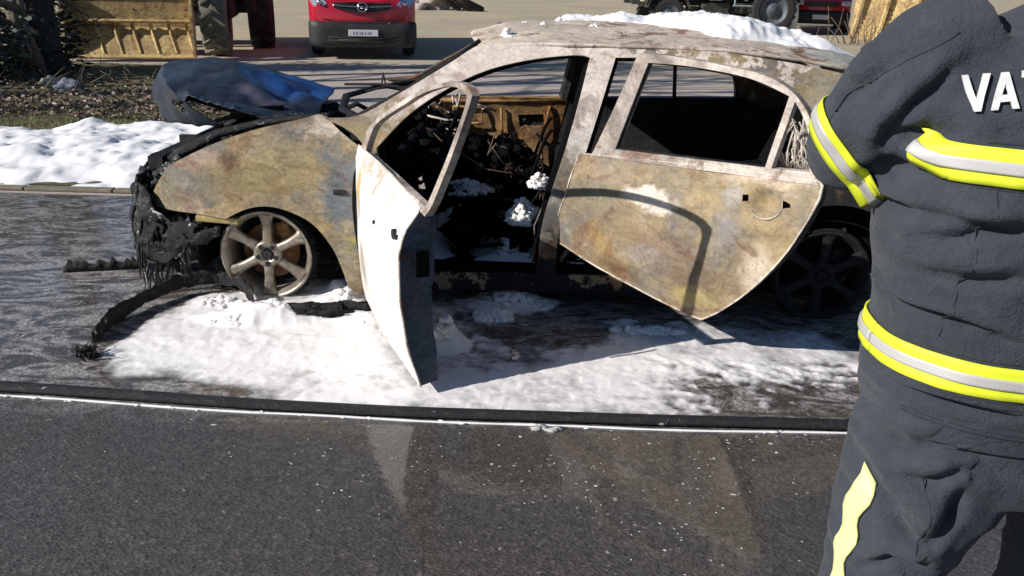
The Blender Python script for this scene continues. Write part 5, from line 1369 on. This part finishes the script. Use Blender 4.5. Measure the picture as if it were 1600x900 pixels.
# ---- military style lorry at the right, side on
tk = thing('old_lorry', 'dark lorry with a big black wheel parked side on', 'lorry', (7.3, 25.9, 0), R(4))
for (x, r_, w_) in ((.35, .70, .40), (-2.85, .50, .30)):
    for s_ in (0, 1.9):
        bm = bmesh.new(); tyre_bm(bm, (x, s_, r_), r_, w_, 40, 20, .03, 0); o = bm_obj('tyre', bm, m_mudrub if False else m_rub, tk, False)
        bm = bmesh.new(); lathe(bm, [(-.19*w_/.4, .62*r_), (-.10, .54*r_), (-.06, .34*r_), (-.16, .22*r_), (-.18, .01)], 28, Matrix.Translation((x, s_, r_))); bm_obj('rim', bm, plain('lorry_rim', lin((92, 100, 108)), .6, .2, .4, 8) if s_ == 0 else m_truck, tk, True)
        bm = bmesh.new()
        for k in range(8):
            a = 2*PI*k/8; tube(bm, [(x+.28*r_*math.cos(a), s_-.10, r_+.28*r_*math.sin(a)), (x+.28*r_*math.cos(a), s_-.05, r_+.28*r_*math.sin(a))], .02, 6)
        bm_obj('wheel_nut', bm, m_truck, tk)
bm = bmesh.new()
for yy in (.35, 1.55): box(bm, (-1.3, yy, .85), (5.2, .10, .18))
for x in (-3.6, -2, -.8, 1.2): box(bm, (x, .95, .85), (.12, 1.2, .14))
box(bm, (-1.4, .15, .66), (.8, .5, .42)); box(bm, (-.55, .2, .72), (.5, .4, .3)); box(bm, (-2.05, .2, .60), (.35, .3, .3))
bevel(bm_obj('chassis', bm, m_truck, tk), .02)
bm = bmesh.new()
for (x, r_) in ((.35, .86), (-2.85, .66)):
    for a0, a1 in zip(np.linspace(R(15), R(165), 12), np.linspace(R(15), R(165), 12)[1:]):
        c = Vector((x+r_*math.cos((a0+a1)/2), .05, r_+.0+(r_)*math.sin((a0+a1)/2)-.12)); box(bm, c, (.26*r_/.8, .55, .03), Matrix.Rotation(-(a0+a1)/2+PI/2, 3, 'Y'))
bevel(bm_obj('mudguard', bm, m_truck, tk), .006)
bm = bmesh.new(); box(bm, (.6, .95, 2.0), (2.0, 2.1, 1.6), None, .92); bevel(bm_obj('cab', bm, m_olive, tk), .08)
bm = bmesh.new()
box(bm, (-2.0, .95, 1.32), (3.0, 2.1, .30)); box(bm, (-2.0, .0, 1.9), (3.0, .06, .8)); box(bm, (-2.0, 1.95, 1.9), (3.0, .06, .8)); box(bm, (-.53, .95, 1.9), (.06, 1.95, .8)); box(bm, (-3.47, .95, 1.9), (.06, 1.95, .8))
bevel(bm_obj('load_bed', bm, m_olive, tk), .02)
bm = bmesh.new(); box(bm, (-1.45, -.12, 1.05), (.34, .25, .22)); box(bm, (-1.95, -.1, 1.1), (.2, .2, .26)); box(bm, (-3.65, -.1, 1.0), (.10, .3, .30)); bevel(bm_obj('locker', bm, plain('pale_locker', lin((190, 186, 160)), .6, 0, .35, 6), tk), .02)
bm = bmesh.new(); tube(bm, [(-.9, -.14, .80), (-.3, -.14, .80)], .03, 6); tube(bm, [(-.85, -.14, 1.1), (-.85, -.14, .80)], .025, 6); bm_obj('step', bm, plain('pale_step', lin((150, 165, 175)), .5, .3, .2, 8), tk)

# ---- red vehicle beyond the lorry
rv = thing('red_car', 'red car with black bumper and white plate behind the lorry', 'car', (9.55, 27.0, 0), R(-14))
bm = bmesh.new()
loft(bm, [vring(0, .55, 1.02, .80, .12), vring(.1, .45, 1.1, .88, .12), vring(.6, .35, 1.2, .92, .12), vring(1.1, .35, 1.3, .92, .12, .05), vring(1.7, .35, 1.75, .92, .14, .12), vring(3.8, .35, 1.8, .92, .14, .1), vring(4.2, .4, 1.2, .9, .14, .1)])
o = bm_obj('body', bm, m_red, rv, True); o.data.set_sharp_from_angle(angle=R(50))
bm = bmesh.new(); loft(bm, [vring(-.08, .28, .62, .80, .10), vring(-.02, .22, .70, .88, .10), vring(.4, .22, .70, .93, .10)]); bm_obj('front_bumper', bm, m_blkpl, rv, True)
bm = bmesh.new(); box(bm, (0, -.02, .88), (1.0, .06, .14)); bm_obj('grille', bm, m_blkpl, rv)
bm = bmesh.new(); box(bm, (.0, -.09, .50), (.50, .02, .14)); bm_obj('number_plate', bm, m_plate, rv)
bm = bmesh.new(); box(bm, (-.35, -.11, .27), (1.5, .05, .05)); bm_obj('bumper_trim', bm, m_chrome, rv)
for s_ in (-1, 1):
    bm = bmesh.new(); box(bm, (s_*.70, .0, .92), (.28, .1, .14)); bevel(bm_obj('headlight', bm, m_lens, rv), .03)
    for y in (.85, 3.3): bm = bmesh.new(); tyre_bm(bm, (s_*.84, y, .33), .33, .22, 28, 0, 0, PI/2); bm_obj('wheel', bm, m_rub, rv, True)
bm = bmesh.new(); tube(bm, [(0, 0, 0), (.02, 0, .5), (0, 0, 1.0)], [.12, .15, .11], 10); o = bm_obj('white_post', bm, plain('white_post', (.75, .75, .72), .6), None, True); o.location = (8.45, 26.3, 0); tag(o, 'short white post standing between the lorry wheel and the red car', 'post')
# ---- ochre dozer blade at the far right
bl = thing('dozer_blade', 'rusty ochre machine blade standing at the right', 'machine part', (10.9, 24.6, 0), R(-30))
bm = bmesh.new()
for k in range(14):
    z0 = k*.13; y0 = .35*math.sin(k*.22); box(bm, (0, y0-.2, z0+.07), (2.4, .09, .145), Matrix.Rotation(.3-.045*k, 3, 'X'))
bl1 = bm_obj('plate', bm, m_bucket, bl)
bm = bmesh.new()
for x in (-1.1, -.4, .4, 1.1): tube(bm, [(x, -.3, .05), (x+.1, -.05, .9), (x+.15, -.1, 1.8)], .07, 6)
bm_obj('rib', bm, m_bucket, bl)
bm = bmesh.new(); tube(bm, [(0, .2, .7), (.3, 1.6, .9), (.4, 2.6, .9)], .14, 8); bm_obj('push_arm', bm, m_arm, bl)

# ============================================================ VEGETATION
def branch(bm, p, d, L0, r, depth, tips, seed=[0], spread=.6):
    n = 4; pts = [p]; q = Vector(p); dd = d.normalized()
    for k in range(n):
        dd = (dd+Vector((rng.normal(0, .12), rng.normal(0, .12), rng.normal(.02, .10)))).normalized(); q = q+dd*L0/n; pts.append(q.copy())
    tube(bm, pts, [r*(1-.45*k/n) for k in range(n+1)], 5 if depth < 2 else 7, False)
    tips.append(pts[-1])
    if depth > 0:
        for k in range(3 if depth > 1 else 4):
            i = rng.integers(1, n+1); a = rng.uniform(0, 2*PI); x, y = frame(dd)
            nd = (dd+(x*math.cos(a)+y*math.sin(a))*rng.uniform(spread*.7, spread*1.5)).normalized()
            branch(bm, pts[i], nd, L0*rng.uniform(.5, .75), r*.55, depth-1, tips, seed, spread)
def bare_tree(x, y, h, r, label, lean=(0, 0), group='bare trees left of the lot', depth=2):
    r *= 1.1
    t = thing('bare_tree', label, 'tree', (x, y, 0), 0, group)
    bm = bmesh.new(); tips = []; p = [Vector((0, 0, -.05)), Vector((lean[0]*.2, lean[1]*.2, h*.18)), Vector((lean[0]*.4, lean[1]*.4, h*.38)), Vector((lean[0]*.7, lean[1]*.7, h*.70))]
    tube(bm, p, [r*1.25, r, r*.85, r*.6], 10, False); bm_obj('trunk', bm, m_bark, t, True)
    bm = bmesh.new()
    for k in range(5):
        a = 2*PI*k/5+rng.uniform(-.4, .4); s0 = p[2].lerp(p[3], .3+.7*k/4)
        branch(bm, s0, Vector((math.cos(a)*.7+lean[0]*.2, math.sin(a)*.7+lean[1]*.2, 1.0)), h*.20, r*.45, depth-1, tips)
    bm_obj('crown', bm, m_bark, t, True)
for (x, y, h, r_, lb, ln) in ((-11.5, 5.9, 11, .13, 'slim bare tree off to the left nearest the road', (.2, .1)), 
        (-11.0, 7.5, 11, .15, 'bare tree off to the left with the stoutest near trunk', (.3, -.2)), (-13.5, 6.9, 12, .11, 'narrow bare tree off to the left between its stouter neighbours', (-.2, .3)), (-14.0, 9.0, 13, .13, 'forked bare tree off to the left beyond the verge', (.2, -.4)), (-13.0, 8.0, 13, .12, 'tall bare tree off to the left of the lot', (.1, .3)),
        (-12.0, 9.4, 12, .14, 'bare tree off to the left leaning over the verge', (.7, .2)), (-15.5, 12.6, 13, .2, 'bare tree furthest left beside the loader', (.3, .2))):
    bare_tree(x, y, h, r_, lb, ln)
# trunk and ivy thicket at the left edge
def leaf_quads(bm, centers, size, n, spread, flat=1.0):
    for c in centers:
        for k in range(n):
            p = Vector(c)+Vector((rng.normal(0, spread), rng.normal(0, spread), rng.normal(0, spread*flat)))
            a = Vector(rng.normal(size=3)).normalized(); x, y = frame(a); s = size*rng.uniform(.6, 1.4)
            q = [bm.verts.new(p+x*s), bm.verts.new(p+y*s*.45), bm.verts.new(p-x*s), bm.verts.new(p-y*s*.45)]; bm.faces.new(q)
def thicket(x, y, h, w_, label, n=130, trunks=1, size=.06):
    t = thing('bush', label, 'bush', (x, y, 0), 0)
    bm = bmesh.new()
    for k in range(trunks):
        o0 = Vector((rng.normal(0, w_*.25), rng.normal(0, .1), 0))
        tube(bm, [o0, o0+Vector((rng.normal(0, .08), 0, h*.4)), o0+Vector((rng.normal(0, .15), 0, h*.9))], [.10, .08, .04], 8)
        tips = []
        for j in range(5): branch(bm, o0+Vector((0, 0, h*rng.uniform(.1, .7))), Vector((rng.normal(0, 1), rng.normal(0, .6), rng.uniform(.1, 1))), h*.35, .022, 2, tips)
    bm_obj('trunk', bm, m_bark, t, True)
    bm = bmesh.new()
    cs = [(rng.normal(0, w_*.45), rng.normal(0, w_*.35), abs(rng.uniform(.05, h))) for k in range(n)]
    leaf_quads(bm, cs, size, 22, .13)
    bm_obj('crown', bm, m_leaf, t, False)
thicket(-6.9, 12.1, 2.6, .55, 'dark evergreen bush with bare trunks beside the yellow bucket', 120, 2)
thicket(-7.9, 12.0, 2.8, .6, 'dark evergreen bush at the left edge of the view', 70, 2)
thicket(-7.1, 10.7, .8, .7, 'low dark undergrowth at the foot of the evergreen bushes', 60, 1)
t = thing('tree', 'thick dark ivy covered trunk rising left of the yellow bucket', 'tree', (-6.75, 11.75, 0))
bm = bmesh.new(); tube(bm, [(0, 0, -.05), (.03, 0, .5), (.0, .05, 1.5), (-.1, .1, 3.0), (.1, .1, 5.2)], [.30, .24, .22, .19, .12], 14)
for v in bm.verts: v.co += Vector((1, 1, 0))*.03*mn.noise(v.co*5)
bm_obj('trunk', bm, plain('dark_bark', lin((58, 56, 54)), .95, 0, .5, 12, .9), t, True)
bm = bmesh.new(); tips = []
for k in range(5): branch(bm, Vector((0, .08, 2.6+.5*k)), Vector((math.cos(k*1.3), math.sin(k*1.3), .8)), 1.6, .06, 2, tips)
bm_obj('limbs', bm, m_bark, t, True)
bm = bmesh.new(); leaf_quads(bm, [(.24*math.cos(a_), .24*math.sin(a_), z_) for a_, z_ in zip(rng.uniform(0, 2*PI, 70), rng.uniform(.0, 2.6, 70))]+[tuple(q) for q in tips], .045, 16, .09); bm_obj('crown', bm, m_leaf, t, False)
# old trunk with grey bark in front of the thicket
t = thing('tree_stump', 'split grey tree trunk at the left edge', 'tree trunk', (-6.75, 11.3, 0))
bm = bmesh.new()
for k in range(7):
    a = rng.uniform(0, 2*PI); x0 = rng.normal(0, .10)
    tube(bm, [(x0*1.6, rng.normal(0, .06), -.05), (x0, rng.normal(0, .04), .5), (x0*.8+rng.normal(0, .04), 0, 1.0+rng.random()*.6)], [.085, .07, .04], 8)
bm_obj('trunk', bm, m_bark, t, True)
bm = bmesh.new(); tube(bm, [(.1, -.1, .9), (-.6, -.15, 1.15), (-1.6, -.1, 1.45)], [.06, .05, .04], 7); tube(bm, [(.0, -.1, .7), (-.7, -.2, .98), (-1.6, -.1, 1.2)], [.04, .035, .03], 7); bm_obj('branch', bm, m_bark, t, True)
# wiry twigs on the verge
bm = bmesh.new()
for k in range(170):
    x = rng.uniform(-8.2, -5.0); y = rng.uniform(8.6, 11.6) if k < 120 else rng.uniform(10.4, 11.8)
    if y < 8.3+(-x-4.4)*-.1: continue
    L0 = rng.uniform(.1, .45); a = rng.uniform(0, PI); up = rng.uniform(.0, .9)
    p = Vector((x, y, .0)); d = Vector((math.cos(a), math.sin(a)*.5, up)).normalized()
    tube(bm, [p, p+d*L0*.5+Vector((0, 0, .02)), p+d*L0], [.007, .005, .003], 4)
tag(bm_obj('twigs', bm, m_twig, None, True), 'tangle of dry twigs on the shaded verge', kind='stuff')
bm = bmesh.new()
def in_verge(x, y): return bool(inpoly(np.array([x]), np.array([y]), vp)[0])
for k in range(5200):
    x = rng.uniform(-9, -3.2); y = 8.3+abs(rng.normal(0, 1.4))-.25*fbm(x*1.3, 0.5)*2
    if not in_verge(x, y): continue
    s = rng.uniform(.016, .042); nn = Vector((rng.normal(0, .5), rng.normal(0, .5), 1)).normalized(); x_, y_ = frame(nn)
    p = Vector((x, y, .012+.02*rng.random()))
    V = [bm.verts.new(p+x_*s), bm.verts.new(p+y_*s*.6+nn*.01), bm.verts.new(p-x_*s), bm.verts.new(p-y_*s*.6+nn*.006)]; bm.faces.new(V)
tag(bm_obj('leaf_litter', bm, m_litter), 'dry brown leaf litter over the verge behind the foam', kind='stuff')
bm = bmesh.new()
for k in range(9000):
    x = rng.uniform(-8.5, -2.4); y = rng.uniform(6.9, 8.7)+.2*fbm(x*1.1, 3.3)
    if rng.random() < .12: y += rng.uniform(.3, 2.2)
    if not in_verge(x, y): continue
    h = rng.uniform(.02, .06); a = rng.uniform(0, PI); c, s_ = math.cos(a)*.004, math.sin(a)*.004; lx, ly = rng.normal(0, .02), rng.normal(0, .02)
    V = [bm.verts.new((x-c, y-s_, 0)), bm.verts.new((x+c, y+s_, 0)), bm.verts.new((x+lx, y+ly, h))]; bm.faces.new(V)
tag(bm_obj('grass', bm, m_grass), 'short rough grass between the foam bank and leaf litter', kind='stuff')
# pale stone by the thicket
bm = bmesh.new(); lump(bm, (0, 0, .06), (.12, .09, .09), 4, 3, .4); o = bm_obj('stone', bm, plain('pale_stone', lin((200, 190, 170)), .8, 0, .3, 9, .5), None, True); o.scale = (.8, .8, .8); o.location = (-6.0, 10.5, 0); tag(o, 'pale stone on the verge under the dark bushes', 'stone')
bm = bmesh.new(); lump(bm, (0, 0, .04), (.15, .10, .08), 9, 3, .4); o = bm_obj('stone', bm, plain('blue_grey_stone', lin((110, 116, 130)), .8, 0, .3, 9, .5), None, True); o.location = (-5.6, 10.2, 0); tag(o, 'blue grey boulder on the verge below the yellow bucket', 'stone')
# heap of dead branches and earth beyond the van
bm = bmesh.new(); lump(bm, (0, 0, 0), (1.5, 1.0, .9), 3, 4, .35)
o = bm_obj('earth_heap', bm, m_dirt, None, True); o.location = (-4.6, 37.5, 0); tag(o, 'pale earth heap beyond the red van', 'earth heap')
bp = thing('branch_pile', 'pile of dark dead branches on the lot beyond the red van', 'branches', (-3.1, 36.6, 0))
for k in range(9):
    bm = bmesh.new(); a = rng.uniform(-.5, .3); x0 = rng.uniform(-.7, .7); tube(bm, [(x0+.9, rng.normal(0, .2), .05), (x0, rng.normal(0, .2), .45+.1*rng.random()), (x0-1.0, rng.normal(0, .2), .9+.4*rng.random())], [.13, .10, .05], 7); bm_obj('branch', bm, plain('dark_branch', lin((62, 54, 50)), .9, 0, .4, 5) if k == 0 else bpy.data.materials['dark_branch'], bp, True)
# dry weeds by the red car
bm = bmesh.new()
for k in range(60):
    x = rng.normal(9.6, .7); y = 22.5+rng.normal(0, .4); p = Vector((x, y, 0)); d = Vector((rng.normal(0, .35), 0, 1)).normalized(); L0 = rng.uniform(.2, 1.1)
    tube(bm, [p, p+d*L0*.5, p+d*L0+Vector((rng.normal(0, .1), 0, 0))], [.012, .009, .005], 4)
tag(bm_obj('dry_weeds', bm, m_twig, None, True), 'thin dry weeds growing in front of the parked red car', kind='stuff')

# ---- pieces that can be told apart become parts of their own; dense clutter stays one part
CLUTTER = {'engine', 'melted_drips', 'frayed_strands', 'hanging_trim', 'dashboard_remains', 'seat_remains', 'rear_seat_remains', 'headlamp_remains', 'tyre_remains', 'wing_rail', 'limbs', 'seat_spring', 'floor_pan', 'crown', 'inner_wing', 'brake_caliper'}
def islands(me):
    n = len(me.vertices); par = list(range(n))
    def find(a):
        while par[a] != a: par[a] = par[par[a]]; a = par[a]
        return a
    for e in me.edges:
        a, c = find(e.vertices[0]), find(e.vertices[1])
        if a != c: par[a] = c
    g = {}
    for i in range(n): g.setdefault(find(i), []).append(i)
    return g, find
for o in list(COL.objects):
    if o.type != 'MESH' or o.parent is None or o.get('kind'): continue
    nm = o.name.split('.')[0]
    if nm in CLUTTER:
        if nm not in ('crown', 'floor_pan', 'wing_rail'): o['kind'] = 'stuff'
        continue
    if nm in ('jacket', 'trousers', 'body', 'front_bumper', 'bonnet', 'trunk', 'letter') or len(o.data.vertices) > 9000: continue
    g, find = islands(o.data)
    if not 1 < len(g) <= 60: continue
    me = o.data; vs_ = [v.co.copy() for v in me.vertices]; by = {}
    for p in me.polygons: by.setdefault(find(p.vertices[0]), []).append((tuple(p.vertices), p.use_smooth, p.material_index))
    first = True
    for r_, fl in by.items():
        ids = sorted({i for f in fl for i in f[0]}); mp = {i: k for k, i in enumerate(ids)}
        m2 = bpy.data.meshes.new(nm); m2.from_pydata([vs_[i] for i in ids], [], [tuple(mp[i] for i in f[0]) for f in fl]); m2.update()
        for mt in me.materials: m2.materials.append(mt)
        m2.polygons.foreach_set('use_smooth', [f[1] for f in fl]); m2.polygons.foreach_set('material_index', [f[2] for f in fl])
        if first: o.data = m2; first = False
        else:
            c = o.copy(); c.data = m2; COL.objects.link(c); c.parent = o.parent
